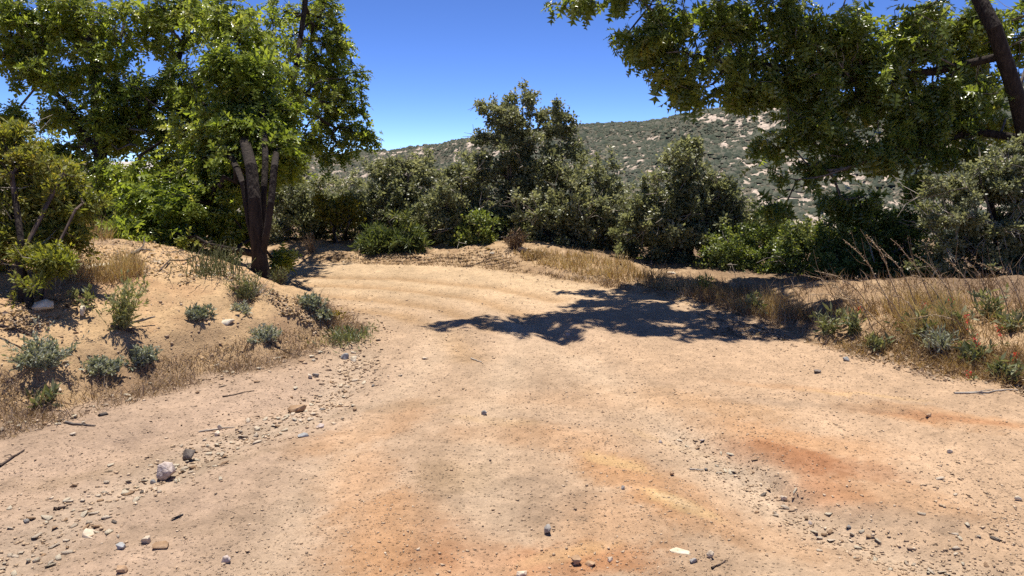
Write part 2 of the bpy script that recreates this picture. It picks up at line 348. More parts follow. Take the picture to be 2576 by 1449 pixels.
def soil_colour(x, y, sm, sv):
    n1 = fbm(x, y, 0.7, 4, 61); n2 = fbm(x, y, 2.6, 4, 63); n3 = fbm(x, y, 9, 3, 65); n4 = fbm(x, y, 30, 2, 67)
    c = np.tile(np.array([[.40, .280, .182]]), (len(x), 1))
    def mix(col, w):
        nonlocal c
        w = np.clip(w, 0, 1)[:, None]; c = c * (1 - w) + np.array([col]) * w
    far = sstep(6.5, 9.5, y); mix((.465, .335, .205), far * 0.9)
    mix((.375, .268, .190), 0.85 * sstep(-0.2, -1.6, x) * sstep(6.5, 5.0, y))                         # pinkish grey left side
    mix((.425, .288, .180), 0.6 * sstep(0.2, 1.2, x) * sstep(7.5, 5.5, y))
    # streaks of other subsoil, placed where they lie on the road: px, py, radii (m), turn, colour, strength
    def patch(px, py, rx, ry, rot, col, st, soft=0.55):
        ox, oy = F0(px, py); cs, sn = math.cos(R(rot)), math.sin(R(rot))
        u = ((x - ox) * cs + (y - oy) * sn) / rx; v = (-(x - ox) * sn + (y - oy) * cs) / ry
        q = np.sqrt(u * u + v * v) + 0.34 * n2 + 0.30 * n3 + .22 * n4
        mix(col, min(1, .82 * st) * sstep(1.0 + soft * .5, 1.0 - soft, q))
    OR, RD, YL, GY = (.430, .240, .120), (.315, .135, .060), (.56, .37, .18), (.285, .205, .140)
    patch(960, 1060, .50, .22, 60, OR, .75); patch(830, 1110, .28, .2, 40, OR, .6); patch(900, 1200, .22, .55, 12, OR, .75)
    patch(960, 1320, .30, .40, 10, OR, .8); patch(1080, 1400, .45, .25, 0, OR, .8); patch(1350, 1400, .5, .16, 5, (.40, .17, .065), .85)
    patch(1160, 1340, .22, .2, 0, RD, .35); patch(1500, 1300, .35, .3, 0, OR, .5)
    patch(1650, 1215, .55, .24, -42, OR, .9); patch(1780, 1290, .42, .16, -40, OR, .85); patch(1560, 1160, .35, .16, -40, OR, .75)
    patch(1400, 1090, .5, .25, -20, OR, .5); patch(1250, 1080, .35, .2, 0, OR, .45); patch(1980, 1340, .28, .22, -30, OR, .55)
    patch(1900, 1090, .45, .22, -30, OR, .75); patch(2080, 1130, .5, .25, -20, OR, .65); patch(2380, 1060, .65, .16, -22, OR, .8)
    patch(1960, 1150, .42, .19, -42, RD, .85); patch(2060, 1230, .26, .20, -40, RD, .8); patch(2160, 1185, .30, .16, -30, RD, .5)
    patch(2400, 1065, .40, .07, -20, RD, .55); patch(2250, 1250, .4, .2, -20, OR, .5); patch(1450, 1000, .9, .2, -10, OR, .25)
    patch(1730, 1010, .8, .22, -30, (.45, .27, .14), .6); patch(2000, 980, .5, .1, -20, OR, .45)
    patch(1545, 1145, .22, .06, -38, YL, .9); patch(1640, 1230, .10, .05, -45, YL, .8); patch(1725, 1265, .20, .06, -40, YL, .95); patch(1690, 1250, .12, .03, -40, (.62, .45, .26), .8)
    patch(1240, 1050, .30, .07, -10, YL, .4); patch(1680, 1100, .35, .05, -35, YL, .35); patch(2150, 1000, .4, .04, -20, YL, .6); patch(1420, 1380, .25, .06, 20, YL, .5)
    patch(1880, 1180, .28, .14, -40, GY, .75); patch(1300, 1230, .40, .28, -20, GY, .75); patch(1330, 1300, .25, .14, 0, GY, .6); patch(1400, 1050, .6, .12, -10, GY, .3)
    patch(1150, 1190, .24, .22, 20, (.27, .175, .09), .6); patch(560, 1150, .5, .10, 30, (.26, .185, .12), .6); patch(300, 1170, .8, .10, 25, (.27, .19, .12), .55)
    patch(740, 1050, .6, .08, 30, (.26, .185, .12), .55); patch(1080, 1010, .3, .1, 30, (.27, .185, .11), .6); patch(480, 1330, .6, .12, 30, (.28, .2, .135), .55)
    patch(1350, 930, .55, .5, 0, (.36, .265, .18), .35); patch(2250, 1300, .3, .12, -20, GY, .6); patch(2000, 1020, .7, .1, -15, GY, .5)
    for pts in BANDS:
        d, _ = seg_dist(x, y, pts); mix((.34, .22, .12), .9 * np.exp(-(d / .15) ** 2))
    for pts in TRACKS:
        d, _ = seg_dist(x, y, pts); mix((.465, .35, .24), .42 * np.exp(-(d / .17) ** 2)); mix((.31, .22, .145), .28 * np.exp(-((d - .27) / .07) ** 2))
    for pts, w, k in ((WASH_L, .2, .35), (WASH_R, .14, .4)):
        d, _ = seg_dist(x, y, pts); mix((.43, .35, .26), k * np.exp(-(d / w) ** 2))
    # dirt bank: yellower sand, then dead leaves and humus on its crown and along its foot
    b = sstep(0.02, 0.18, sm); mix((.46, .31, .168), b * 0.95)
    mix((.48, .32, .175), b * .6 * sstep(-.1, .35, n1)); mix((.36, .215, .115), b * .6 * sstep(.1, .45, n2))
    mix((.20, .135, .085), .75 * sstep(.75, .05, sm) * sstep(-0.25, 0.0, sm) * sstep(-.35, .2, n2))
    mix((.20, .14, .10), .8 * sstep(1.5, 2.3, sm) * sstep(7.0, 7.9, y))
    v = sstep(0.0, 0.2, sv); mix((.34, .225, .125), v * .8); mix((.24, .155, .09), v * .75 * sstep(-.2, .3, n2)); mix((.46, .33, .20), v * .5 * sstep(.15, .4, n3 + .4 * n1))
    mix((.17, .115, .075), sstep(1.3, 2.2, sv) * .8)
    c *= (1 + 0.12 * n1 + 0.16 * n2 + 0.16 * n3 + .14 * n4)[:, None]
    return np.clip(c, .02, .8)
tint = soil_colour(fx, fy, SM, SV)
nx_, ny_ = len(gx), len(gy)
i0 = (np.arange(ny_ - 1)[:, None] * nx_ + np.arange(nx_ - 1)[None]).ravel()
quads = np.stack([i0, i0 + 1, i0 + nx_ + 1, i0 + nx_], -1)
on_road = (np.maximum(SM, SV)[quads].mean(1) < 0.03)
def sub_grid(mask, name, **kw):
    q = quads[mask]; u, inv = np.unique(q, return_inverse=True)
    me = mesh_np(name, np.stack([fx[u], fy[u], fz[u]], -1), inv.reshape(-1, 4), M['soil'], True, None, tint[u])
    return link(name, me, **kw)
sub_grid(on_road, 'dirt_road', kind='structure')
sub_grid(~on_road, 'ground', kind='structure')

# ------------------------------------------------------------------ the hill across the valley, the pale plain far below
RIDGE = [(-2500, 470, 1500), (300, 440, 1500), (640, 402, 1400), (800, 387, 1300), (900, 381, 1200), (1000, 372, 1100), (1100, 358, 1000), (1180, 346, 950), (1300, 330, 900), (1450, 316, 850),
         (1530, 311, 830), (1600, 309, 800), (1680, 299, 770), (1750, 283, 740), (1830, 272, 720), (1950, 262, 700), (2100, 248, 680), (2300, 236, 660), (2576, 215, 640), (3200, 190, 600), (5200, 220, 600)]
RA = np.array([(ray(px, py)[0] / ray(px, py)[1], ray(px, py)[2] / ray(px, py)[1], d) for px, py, d in RIDGE])
def hill_z(u, t):
    """u = x/y of the slope line, t = 0 at the valley floor .. 1 on the ridge .. 1.3 behind it"""
    el = np.interp(u, RA[:, 0], RA[:, 1]); d = np.interp(u, RA[:, 0], RA[:, 2])
    y = 60 + (d - 60) * t; x = u * y
    zr = CAM_H + el * d + (1.1 * fbm(u * 60, 0 * u, 1, 3, 71) + 2.2 * fbm(u * 14, 0 * u, 1, 3, 72)) * d / 800
    zv = -26 - 0.05 * (d - 600)
    prof = np.where(t < .42, -0.35 * np.sin(np.clip(t / .42, 0, 1) * np.pi), ((np.clip(t, .42, 1) - .42) / .58) ** 1.12)
    z = zv + (zr - zv) * prof
    rough = sstep(.35, .6, t) * (1 - .75 * sstep(.85, 1, t))
    z = z + rough * (14 * fbm(x * .9 + y * .5, y * .35, 0.011, 3, 73) + 8 * np.abs(fbm(x, y * .4, 0.024, 3, 74)) + 1.2 * fbm(x, y, .09, 2, 75)) * (d / 800)
    z = np.where(t > 1, zr - (t - 1) * 260, z)
    return x, y, z
uu = np.concatenate([np.linspace(-3.5, -.45, 40), np.linspace(-.44, .80, 420), np.linspace(.81, 3.0, 50)])
tt = np.concatenate([np.linspace(0, .4, 30), np.linspace(.41, 1.0, 170), np.linspace(1.02, 1.5, 14)])
UU, TT = np.meshgrid(uu, tt); hx, hy, hz = hill_z(UU.ravel(), TT.ravel())
def hill_open(x, y):                                        # where the brush is thin and bare ground shows
    return .40 * fbm(x, y * .4, .022, 2, 81) + 1.05 * fbm(x, y * .42, .27, 3, 83) - .13
op = hill_open(hx, hy)
hc = np.tile(np.array([[.12, .112, .085]]), (len(hx), 1)); w = sstep(.08, .30, op)[:, None]
hc = hc * (1 - w) + np.array([[.47, .40, .335]]) * w
a0 = (np.arange(len(tt) - 1)[:, None] * len(uu) + np.arange(len(uu) - 1)[None]).ravel()
m_h, nt, nd, ln, b = new_mat('hill_soil'); at = nd.new('ShaderNodeAttribute'); at.attribute_name = 'tint'
geo = nd.new('ShaderNodeNewGeometry'); nz = nd.new('ShaderNodeTexNoise'); nz.inputs['Scale'].default_value = .35; nz.inputs['Detail'].default_value = 5; ln.new(geo.outputs['Position'], nz.inputs['Vector'])
hr = ramp(nd, [(.35, (.65, .62, .6)), (.65, (1.2, 1.15, 1.1))]); ln.new(nz.outputs['Fac'], hr.inputs['Fac'])
mu = nd.new('ShaderNodeMix'); mu.data_type = 'RGBA'; mu.blend_type = 'MULTIPLY'; mu.inputs['Factor'].default_value = 1
ln.new(at.outputs['Color'], mu.inputs['A']); ln.new(hr.outputs['Color'], mu.inputs['B']); ln.new(mu.outputs['Result'], b.inputs['Base Color']); b.inputs['Roughness'].default_value = 1; b.inputs['Specular IOR Level'].default_value = .05
link('hill', mesh_np('hill', np.stack([hx, hy, hz], -1), np.stack([a0, a0 + 1, a0 + len(uu) + 1, a0 + len(uu)], -1), m_h, True, None, hc), kind='structure')
# plain
pr = np.array([50, 400, 1500, 5000, 15000, 40000.0]); pa = np.linspace(-np.pi, np.pi, 97)
PR, PA = np.meshgrid(pr, pa); px_, py_ = (PR * np.sin(PA)).ravel(), (PR * np.cos(PA)).ravel(); pz = np.interp(PR.ravel(), pr, [-75, -95, -130, -160, -170, -175])
a1 = (np.arange(96)[:, None] * 6 + np.arange(5)[None]).ravel()
link('plain', mesh_np('plain', np.stack([px_, py_, pz], -1), np.stack([a1, a1 + 6, a1 + 7, a1 + 1], -1), noise_mat('plain_soil', (.36, .33, .30), (.5, .46, .42), .002, 1), True), kind='structure')
# brush on the hill: too many to count, one mass
ICO_V = np.array([(1, 0, -.2), (.31, .95, -.15), (-.81, .59, -.2), (-.81, -.59, -.1), (.31, -.95, -.2), (.5, .2, .72), (-.3, .45, .8), (-.1, -.5, .75)])
ICO_F = np.array([(0, 1, 5), (1, 6, 5), (1, 2, 6), (2, 3, 6), (3, 7, 6), (3, 4, 7), (4, 0, 7), (0, 5, 7), (5, 6, 7)])
N = 170000
u = rng.uniform(-.36, .78, N); t = .38 + .635 * rng.random(N) ** .75
sx, sy, sz = hill_z(u, t)
keep = (hill_open(sx, sy) + rng.normal(0, .15, N) < .19); sx, sy, sz, t = sx[keep], sy[keep], sz[keep], t[keep]
sx += rng.normal(0, 1, len(sx)); n = len(sx)
size = np.exp(rng.normal(0, .45, n)) * 1.0 * (1 + .35 * (t > .985))
jit = 1 + rng.normal(0, .16, (n, len(ICO_V), 1))
V = np.stack([sx, sy, sz], -1)[:, None] + size[:, None, None] * ICO_V[None] * jit * np.array([1.15, 1.15, .8])
sel = rng.permutation(n)[:62000]; V = V[sel]; n = len(sel)
F = (ICO_F[None] + (np.arange(n) * len(ICO_V))[:, None, None]).reshape(-1, 3)
link('hill_brush', mesh_np('hill_brush', V.reshape(-1, 3), F, leaf_mat('brush', [(.036, .046, .034), (.056, .067, .047), (.080, .087, .062), (.115, .112, .086)], .9, .1, 0.0), False, {'v': np.repeat(rng.random(n), len(ICO_V))}),
     kind='stuff', label='grey green brush dotting the far hillside')

# ------------------------------------------------------------------ woody plants
def sample_lobes(lobes, n, shell=.5, gap=-.15, gapf=1.6, seed=0):
    C = np.array([l[0] for l in lobes]); Rr = np.array([l[1] for l in lobes], float)
    wgt = Rr.prod(1) ** .62 * np.array([l[2] if len(l) > 2 else 1.0 for l in lobes]); wgt = wgt / wgt.sum(); out = []
    tot = 0
    while tot < n:
        k = rng.choice(len(C), n, p=wgt); d = unit(rng.normal(size=(n, 3))); r = rng.random(n) ** shell * np.where(rng.random(n) < .16, rng.uniform(1, 1.38, n), rng.uniform(.8, 1.08, n))
        p = C[k] + d * r[:, None] * Rr[k]
        p = p[noise3(p, gapf, seed) > gap - .1 * rng.random(len(p))]
        out.append(p); tot += len(p)
    return np.concatenate(out)[:n]
def skeleton(stems, att, step=.22, sag=.04, path_w=.25):
    """stems: list of polylines sharing a base; grow to every attractor from the nearest wood. -> nodes, parents, tips"""
    pos, par, plen = [], [], []
    for st in stems:
        st = np.asarray(st, float); prev = -1
        for a, p in enumerate(st):
            if prev >= 0:
                m = max(1, int(np.linalg.norm(p - st[a - 1]) / step))
                for q in range(1, m + 1):
                    pos.append(st[a - 1] + (p - st[a - 1]) * q / m); par.append(prev); plen.append(plen[prev] + .3 * step); prev = len(pos) - 1
            else:
                pos.append(p); par.append(-1); plen.append(0.0); prev = len(pos) - 1
    cap = len(pos) + len(att) * 14; PP = np.zeros((cap, 3)); PL = np.zeros(cap); m = len(pos); PP[:m] = pos; PL[:m] = plen
    par = par + [0] * (cap - m); root = PP[:m]; nst = m
    dmin = np.min(np.linalg.norm(att[:, None] - root[None], axis=2), 1)
    tips = []
    for a in np.argsort(dmin):
        p = att[a]; dd = np.linalg.norm(PP[:m] - p, axis=1) + path_w * PL[:m]
        # wood does not run sharply back down
        dd = dd + .5 * np.maximum(0, PP[:m, 2] - p[2] - .3)
        j = int(np.argmin(dd)); q0 = PP[j]; L = np.linalg.norm(p - q0); ns = max(1, min(12, int(L / step)))
        off = rng.normal(0, .09 * L, 3); off[2] += sag * L; prev = j
        for s in range(1, ns + 1):
            f = s / ns; PP[m] = q0 + (p - q0) * f + off * math.sin(f * math.pi) + (rng.normal(0, .02, 3) if s < ns else 0)
            PL[m] = PL[prev] + L / ns; par[m] = prev; prev = m; m += 1
        tips.append(prev)
    return PP[:m], np.array(par[:m]), np.array(tips), nst
def wood(PP, par, tips, r_tip, expo, r_max, n_first, nst, trunk_r):
    m = len(PP); acc = np.zeros(m); acc[tips] += 1
    for i in range(m - 1, -1, -1):
        if acc[i] == 0: acc[i] = 1
        if par[i] >= 0: acc[par[i]] += acc[i]
    r = np.minimum(r_tip * acc ** (1 / expo), r_max)
    if trunk_r:
        r[n_first:] = np.minimum(r[n_first:], trunk_r * (.42 if trunk_r > .09 else .5)); r[:n_first] = np.maximum(np.minimum(r[:n_first], trunk_r), trunk_r * np.linspace(1, .45, n_first))
    if r_max > .1: r = r * (1 + .75 * np.exp(-np.maximum(PP[:, 2] - PP[0, 2] - .1, 0) / .16))
    main = np.full(m, -1); best = np.zeros(m)
    for i in range(m):
        p = par[i]
        if p >= 0 and r[i] > best[p]: best[p] = r[i]; main[p] = i
    ch = np.where(par >= 0)[0]; A, B = PP[par[ch]], PP[ch]; d = unit(B - A)
    dn = np.zeros((m, 3)); dn[ch] += d
    hm = main >= 0; dn[hm] += unit(PP[main[hm]] - PP[hm]); dn = unit(dn)
    is_main = main[par[ch]] == ch
    ra = np.where(is_main, r[par[ch]], np.minimum(r[par[ch]], r[ch] * 1.35)); da = np.where(is_main[:, None], dn[par[ch]], d)
    return r, (A, B, ra, r[ch], da, dn[ch])
def wood_parts(root, base, W, mat_thick, mat_thin, r_split, name_thick='trunk', name_thin='branches'):
    A, B, ra, rb, da, db = W; th = rb >= r_split
    for sel, n, nm, mt in ((th, 9, name_thick, mat_thick), (~th, 3, name_thin, mat_thin)):
        if sel.any():
            V, F = tubes(A[sel], B[sel], ra[sel], rb[sel], da[sel], db[sel], n)
            part(nm, V, F, mt, root, base, True, kind=None if n > 3 else 'stuff')
def crown_leaves(PP, par, tips, r, n, kind, size, spread, droop, r_leaf, up=1.0, width=1.0, jitter=.5, lobes=(), outw=.7):
    """leaf arrays along the thin wood"""
    thin = np.where((r < r_leaf) & (par >= 0))[0]
    w = 1.0 / (r[thin] + 1e-4); w = w / w.sum()
    k = thin[rng.choice(len(thin), n, p=w)]; f = rng.random(n)[:, None]
    seg = PP[k] - PP[par[k]]; pos = PP[par[k]] + seg * f
    out = unit(unit(seg) * .6 + rng.normal(0, 1, (n, 3)) * .8)
    pos = pos + out * spread * np.abs(rng.normal(.5, .5, (n, 1)))
    dirn = unit(out + np.array([0, 0, -droop]) + rng.normal(0, .25, (n, 3)))
    C = np.array([l[0] for l in lobes]); Rr = np.array([l[1] for l in lobes]); near = np.argmin((((pos[:, None] - C[None]) / Rr[None]) ** 2).sum(2), 1)
    face = unit((pos - C[near]) / Rr[near])                       # leaves turn their upper face out of the crown and up
    nrm = unit(np.array([0, 0, up]) + outw * face + rng.normal(0, jitter, (n, 3)))
    dirn = unit(dirn - .75 * (dirn * nrm).sum(1, keepdims=True) * nrm)
    return pos, dirn, nrm, size * np.exp(rng.normal(0, .22, n))
def screen_size(p, s):
    d = np.maximum(p[:, 1] * _c - (p[:, 2] - CAM_H) * _s, .3); return s / d
def in_frame(p):
    d = p[:, 1] * _c - (p[:, 2] - CAM_H) * _s; X = 1288 + FOC * p[:, 0] / d; Y = 724.5 - FOC * (p[:, 1] * _s + (p[:, 2] - CAM_H) * _c) / d
    return (X > 0) & (X < 2576) & (Y > 0) & (Y < 1449)
LEAF_ME = {}
def tree(name, label, cat, stems, lobes, n_att, n_leaf, kind, size, mat, bark, thin_bark, r_tip, r_split, spread, droop, leaf_parts=0, shell=.5, gap=-.12,
         gapf=1.6, r_max=.3, up=1., jitter=.5, expo=2.3, step=.22, path_w=.25, group=None, seed=0, bare=0, tone=(.42, .17), width=1.0, sag=.04, outw=.75, trunk_r=0):
    base = np.asarray(stems[0][0], float)
    root = thing(name, label, cat, base, group)
    n_first = 1 + sum(max(1, int(np.linalg.norm(np.asarray(stems[0][k + 1]) - np.asarray(stems[0][k])) / step)) for k in range(len(stems[0]) - 1))
    att = sample_lobes(lobes, n_att, shell, gap, gapf, seed)
    PP, par, tips, nst = skeleton(stems, att, step, sag, path_w)
    r, W = wood(PP, par, tips, r_tip, expo, r_max, n_first, nst, trunk_r)
    wood_parts(root, base, W, bark, thin_bark, r_split)
    pos, dr, nr, sz = crown_leaves(PP, par, tips, r, n_leaf, kind, size, spread, droop, r_tip * 2.6, up, width, jitter, lobes, outw)
    v = np.clip(tone[0] + .35 * noise3(pos, 1.1, seed + 3) + rng.normal(0, tone[1] * .8, n_leaf), 0, 1)
    keep = np.ones(n_leaf, bool)
    if leaf_parts:
        sc_ = np.where(in_frame(pos), screen_size(pos, sz), 0); big = np.argsort(-sc_)[:leaf_parts]; keep[big] = False
        T, F = TPL[kind]
        for q in range(6):
            key = (kind, mat.name, q)
            if key not in LEAF_ME: LEAF_ME[key] = mesh_np('leaf', T, F, mat, False, {'v': np.full(len(T), .12 + .15 * q)})
        for i in big:
            y = dr[i] / np.linalg.norm(dr[i]); x = np.cross(y, nr[i]); x /= np.linalg.norm(x) + 1e-9; z = np.cross(x, y)
            lo = bpy.data.objects.new('leaf', LEAF_ME[(kind, mat.name, int(np.clip((v[i] - .05) / .15, 0, 5)))]); COL.objects.link(lo); lo.parent = root
            s = sz[i]; Mx = Matrix.Identity(4)
            for a in range(3): Mx[a][0] = x[a] * s; Mx[a][1] = y[a] * s; Mx[a][2] = z[a] * s; Mx[a][3] = pos[i][a] - base[a]
            lo.matrix_basis = Mx
    V, F, kk = leaves(kind, pos[keep], dr[keep], nr[keep], sz[keep], width)
    part('crown', V, F, mat, root, base, False, {'v': np.repeat(v[keep], kk)}, kind='stuff')
    if bare:                                                # pale leafless twigs poking out of the crown
        k = rng.choice(tips, bare, replace=False) if len(tips) > bare else tips
        items = []
        for i in k:
            d0 = unit(PP[i] - PP[par[i]] + rng.normal(0, .02, 3))
            p = PP[i]; L = rng.uniform(.14, .42)
            for q in range(3):
                d1 = unit(d0 + rng.normal(0, .5, 3)); mid = p + d1 * L * .5 + rng.normal(0, .06 * L, 3)
                rt = max(r_tip * .9, .0005 * p[1]); items.append(chain([p, mid, mid + unit(d1 + rng.normal(0, .4, 3)) * L * .5], rt, rt * .5, 3))
        V, F = joinVF(items); part('dead_twigs', V, F, M['twig_pale'], root, base, kind='stuff')
    return root
def lobe(px, py, rx, ry, d, w=1.0):
    s = d / FOC; return (P(px, py, d), (rx * s, .5 * (rx + ry) * s, ry * s), w)
def slope_d(py, d0): return (d0 + .29 * CAM_H) / (1 - .29 * (397 - py) / FOC)      # crowns lean back so that the high sun reaches the bank before them

# --- the two oaks on the left bank
bA = G(655, 692)
def onP(px, py, d): return P(px, py, d)
dA = bA[1]
stA = [[bA + [0, 0, -.15], onP(653, 650, dA), onP(646, 590, dA + .02), onP(640, 500, dA + .06), onP(632, 420, dA + .2), onP(612, 340, dA + .9), onP(580, 220, dA + 1.9), onP(550, 100, dA + 2.6), onP(540, -60, dA + 2.9)],
       [onP(656, 655, dA), onP(670, 590, dA - .02), onP(682, 510, dA + .04), onP(690, 420, dA + .2), onP(700, 340, dA + 1.4), onP(735, 230, dA + 2.9), onP(755, 100, dA + 3.6), onP(770, -10, dA + 3.8)],
       [onP(648, 640, dA + .03), onP(628, 560, dA + .1), onP(612, 460, dA + .22), onP(580, 390, dA + .7), onP(530, 290, dA + 1.6), onP(490, 220, dA + 2.0)],
       [onP(655, 640, dA + .05), onP(660, 560, dA + .12), onP(664, 470, dA + .2), onP(668, 400, dA + .4), onP(660, 250, dA + 1.3)]]
LA = [(835, 130, 75, 105), (770, 50, 110, 80), (640, 120, 120, 105), (850, 280, 78, 85), (912, 335, 48, 34), (740, 270, 115, 80), (640, 290, 110, 85), (815, 395, 62, 36),
      (700, 385, 90, 45), (800, 340, 90, 50), (870, 370, 60, 36), (560, 200, 110, 110), (500, 320, 90, 70), (790, 190, 90, 90), (560, 50, 110, 80), (860, 210, 65, 75), (838, 40, 45, 50), (790, 110, 90, 90), (885, 270, 50, 50), (690, 210, 100, 90), (620, 60, 110, 80)]
LAl = [(600, 440, 80, 45, 9.5), (520, 470, 100, 60, 9.4), (560, 540, 70, 50, 9.3), (480, 595, 90, 35, 9.2), (430, 500, 110, 60, 9.6), (330, 440, 100, 55, 9.8), (340, 560, 80, 55, 9.6), (590, 632, 52, 24, 8.75), (712, 655, 30, 20, 8.9),
       (400, 600, 90, 25, 9.4), (380, 592, 80, 28, 8.4), (470, 606, 80, 28, 8.4), (555, 612, 60, 28, 8.5), (430, 560, 90, 40, 8.7), (300, 585, 60, 30, 8.6), (620, 590, 30, 30, 8.7), (510, 415, 90, 45, 9.7), (600, 420, 70, 50, 9.1), (690, 420, 60, 40, 9.5), (560, 360, 90, 50, 9.4), (630, 395, 90, 48, 8.95), (690, 345, 80, 45, 9.2), (640, 465, 50, 26, 8.8), (655, 405, 110, 40, 9.15), (600, 470, 60, 40, 8.7), (690, 400, 70, 36, 9.2), (470, 540, 100, 50, 8.6), (380, 500, 90, 50, 8.9), (540, 480, 80, 45, 8.9), (590, 560, 40, 40, 8.75), (600, 300, 90, 60, 9.3)]
lobesA = [lobe(a, b_, c, d, slope_d(b_, 9.3) + 2.7 * max(0, min(1, (a - 655) / 120))) for a, b_, c, d in LA] + [lobe(*l, 4.5 if l[4] < 9.35 else 2.6) for l in LAl] + [lobe(*l, 6) for l in ((620, 260, 80, 60, 9.25), (650, 340, 90, 60, 9.15), (600, 400, 80, 50, 9.0), (690, 300, 60, 60, 9.4), (640, 425, 75, 40, 8.95), (575, 330, 70, 55, 9.2), (600, 190, 90, 60, 9.4), (680, 400, 60, 45, 9.1), (540, 420, 70, 45, 9.0))] + [lobe(660, -120, 230, 90, 11.6, .25)]
tree('oak_tree', 'leafy oak with dark forked trunk at the edge of the left dirt bank', 'tree', stA, lobesA, 2500, 24000, 'star', .125, M['oak_left'], M['bark'], M['bark'],
     .0042, .035, .085, .25, leaf_parts=300, gap=-.12, gapf=3.2, r_max=.13, trunk_r=.075, up=.8, jitter=.5, seed=5, tone=(.46, .17))
bB = np.array([P(262, 560, 10.4)[0], 10.4, h1(P(262, 560, 10.4)[0], 10.4)])
stB = [[bB + [0, 0, -.1], onP(255, 420, 10.4), onP(245, 290, 10.6), onP(238, 130, 10.9), onP(190, 20, 11.2), onP(180, -120, 11.5)],
       [onP(250, 360, 10.45), onP(285, 250, 10.7), onP(300, 120, 11.0), onP(330, -20, 11.3)], [onP(252, 400, 10.4), onP(160, 250, 10.7), onP(90, 200, 10.9), onP(30, 180, 11)],
       [onP(252, 380, 10.4), onP(380, 260, 10.6), onP(450, 150, 11.0), onP(480, 30, 11.4)]]
LB = [(50, 60, 120, 80), (200, 60, 120, 85), (380, 80, 120, 100), (450, 230, 110, 80), (310, 240, 105, 65), (120, 190, 110, 50), (20, 300, 60, 40), (230, 365, 120, 42), (400, 345, 110, 50), (160, 290, 70, 40), (470, 20, 100, 50), (60, 130, 90, 50), (250, 160, 90, 60), (300, 330, 110, 55), (360, 300, 100, 60), (430, 400, 80, 50), (500, 300, 80, 60), (180, 400, 90, 40)]
lobesB = [lobe(a, b_, c, d, slope_d(b_, 10.0)) for a, b_, c, d in LB] + [lobe(250, -130, 260, 90, 12.2, .25)]
tree('oak_tree', 'leafy oak with several upright grey stems behind the yellowish shrub', 'tree', stB, lobesB, 1300, 11500, 'star', .125, M['oak_left'], M['bark'], M['bark_grey'],
     .0042, .03, .085, .25, leaf_parts=200, gap=-.10, gapf=3.2, r_max=.13, trunk_r=.10, up=.8, jitter=.5, seed=8, tone=(.42, .17))

# --- the big oak that overhangs the road from the right
bC = np.array([P(2640, 650, 9.8)[0], 9.8, h1(P(2640, 650, 9.8)[0], 9.8)])
stC = [[bC + [0, 0, -.2], onP(2600, 430, 9.3), onP(2556, 240, 9.0), onP(2500, 70, 8.9), onP(2440, -50, 9.2), onP(2330, -260, 10.1), onP(2200, -450, 10.6)],
       [onP(2556, 240, 9.0), onP(2620, 60, 9.4), onP(2650, -200, 10.1)], [onP(2440, -50, 9.2), onP(2200, -80, 9.5), onP(1950, -100, 9.6), onP(1720, -60, 9.6), onP(1560, -25, 9.5)],
       [onP(2526, 140, 8.95), onP(2350, 180, 9.5), onP(2150, 200, 9.5), onP(1950, 170, 9.5), onP(1780, 150, 9.5)], [onP(2582, 350, 9.2), onP(2450, 330, 9.5), onP(2250, 380, 9.3), onP(2080, 440, 9.2)]]
LC = [(1400, 12, 34, 18), (1470, 2, 60, 24), (1580, -15, 80, 38), (1625, 110, 72, 62), (1700, 40, 110, 75), (1690, 190, 62, 62), (1800, 130, 115, 95), (1745, 235, 55, 36), (1950, 60, 125, 85), (1960, 200, 125, 85), (2100, 100, 125, 95),
      (2060, 300, 120, 62), (1945, 365, 62, 38), (2200, 230, 115, 85), (2300, 90, 120, 95), (2350, 260, 115, 85), (2210, 390, 110, 52), (2040, 430, 80, 42), (1962, 510, 50, 30), (2110, 500, 50, 26), (2400, 370, 85, 55), (2480, 150, 95, 85),
      (2490, 300, 75, 70), (1840, 40, 90, 60), (2030, 200, 110, 80), (2180, 130, 110, 80), (2280, 330, 100, 70), (2120, 370, 90, 50), (2420, 260, 90, 70), (2440, 60, 90, 60), (1870, 230, 70, 50), (2310, 460, 80, 34), (2175, 505, 36, 20), (1905, 395, 26, 20), (2560, 70, 70, 70)]
lobesC = [lobe(a, b_, c, d, 9.55 - .0006 * max(0, b_ - 300) + (.35 if a > 2420 else 0)) for a, b_, c, d in LC]
for qx, qy, qh, qr in ((-.55, 6.92, 4.2, .20), (-.2, 7.05, 4.3, .33), (.35, 7.25, 4.3, .45), (.95, 7.3, 4.4, .5), (1.55, 7.5, 4.4, .55), (2.15, 7.35, 4.4, .55), (2.6, 8.0, 4.5, .7), (1.55, 8.5, 4.5, .55), (2.1, 9.2, 4.5, .45),
                       (2.9, 7.0, 4.4, .4), (1.25, 6.85, 4.2, .28), (.15, 6.85, 4.2, .22), (3.4, 8.4, 4.6, .8), (1.0, 8.0, 4.4, .4), (.5, 6.8, 4.2, .2), (1.75, 6.75, 4.2, .32), (2.25, 6.75, 4.3, .35), (2.6, 6.6, 4.3, .25)):
    sxh, syh = to_sun.x / to_sun.z, to_sun.y / to_sun.z
    lobesC.append((np.array([qx + sxh * qh, qy + syh * qh, qh]), (qr, qr * .85, .30), 1.0))
lobesC += [((4.6, 11.6, 6.0), (1.9, 1.2, .9), .12)]
tree('oak_tree', 'large oak on the right with drooping lobed leaves hanging over the road', 'tree', stC, lobesC, 2000, 14500, 'oak', .165, M['oak_right'], M['bark'], M['bark_grey'],
     .0045, .04, .10, .75, leaf_parts=300, gap=-.12, gapf=3.0, r_max=.20, trunk_r=.115, up=.55, jitter=.6, seed=12, tone=(.40, .18), bare=40, sag=.08)

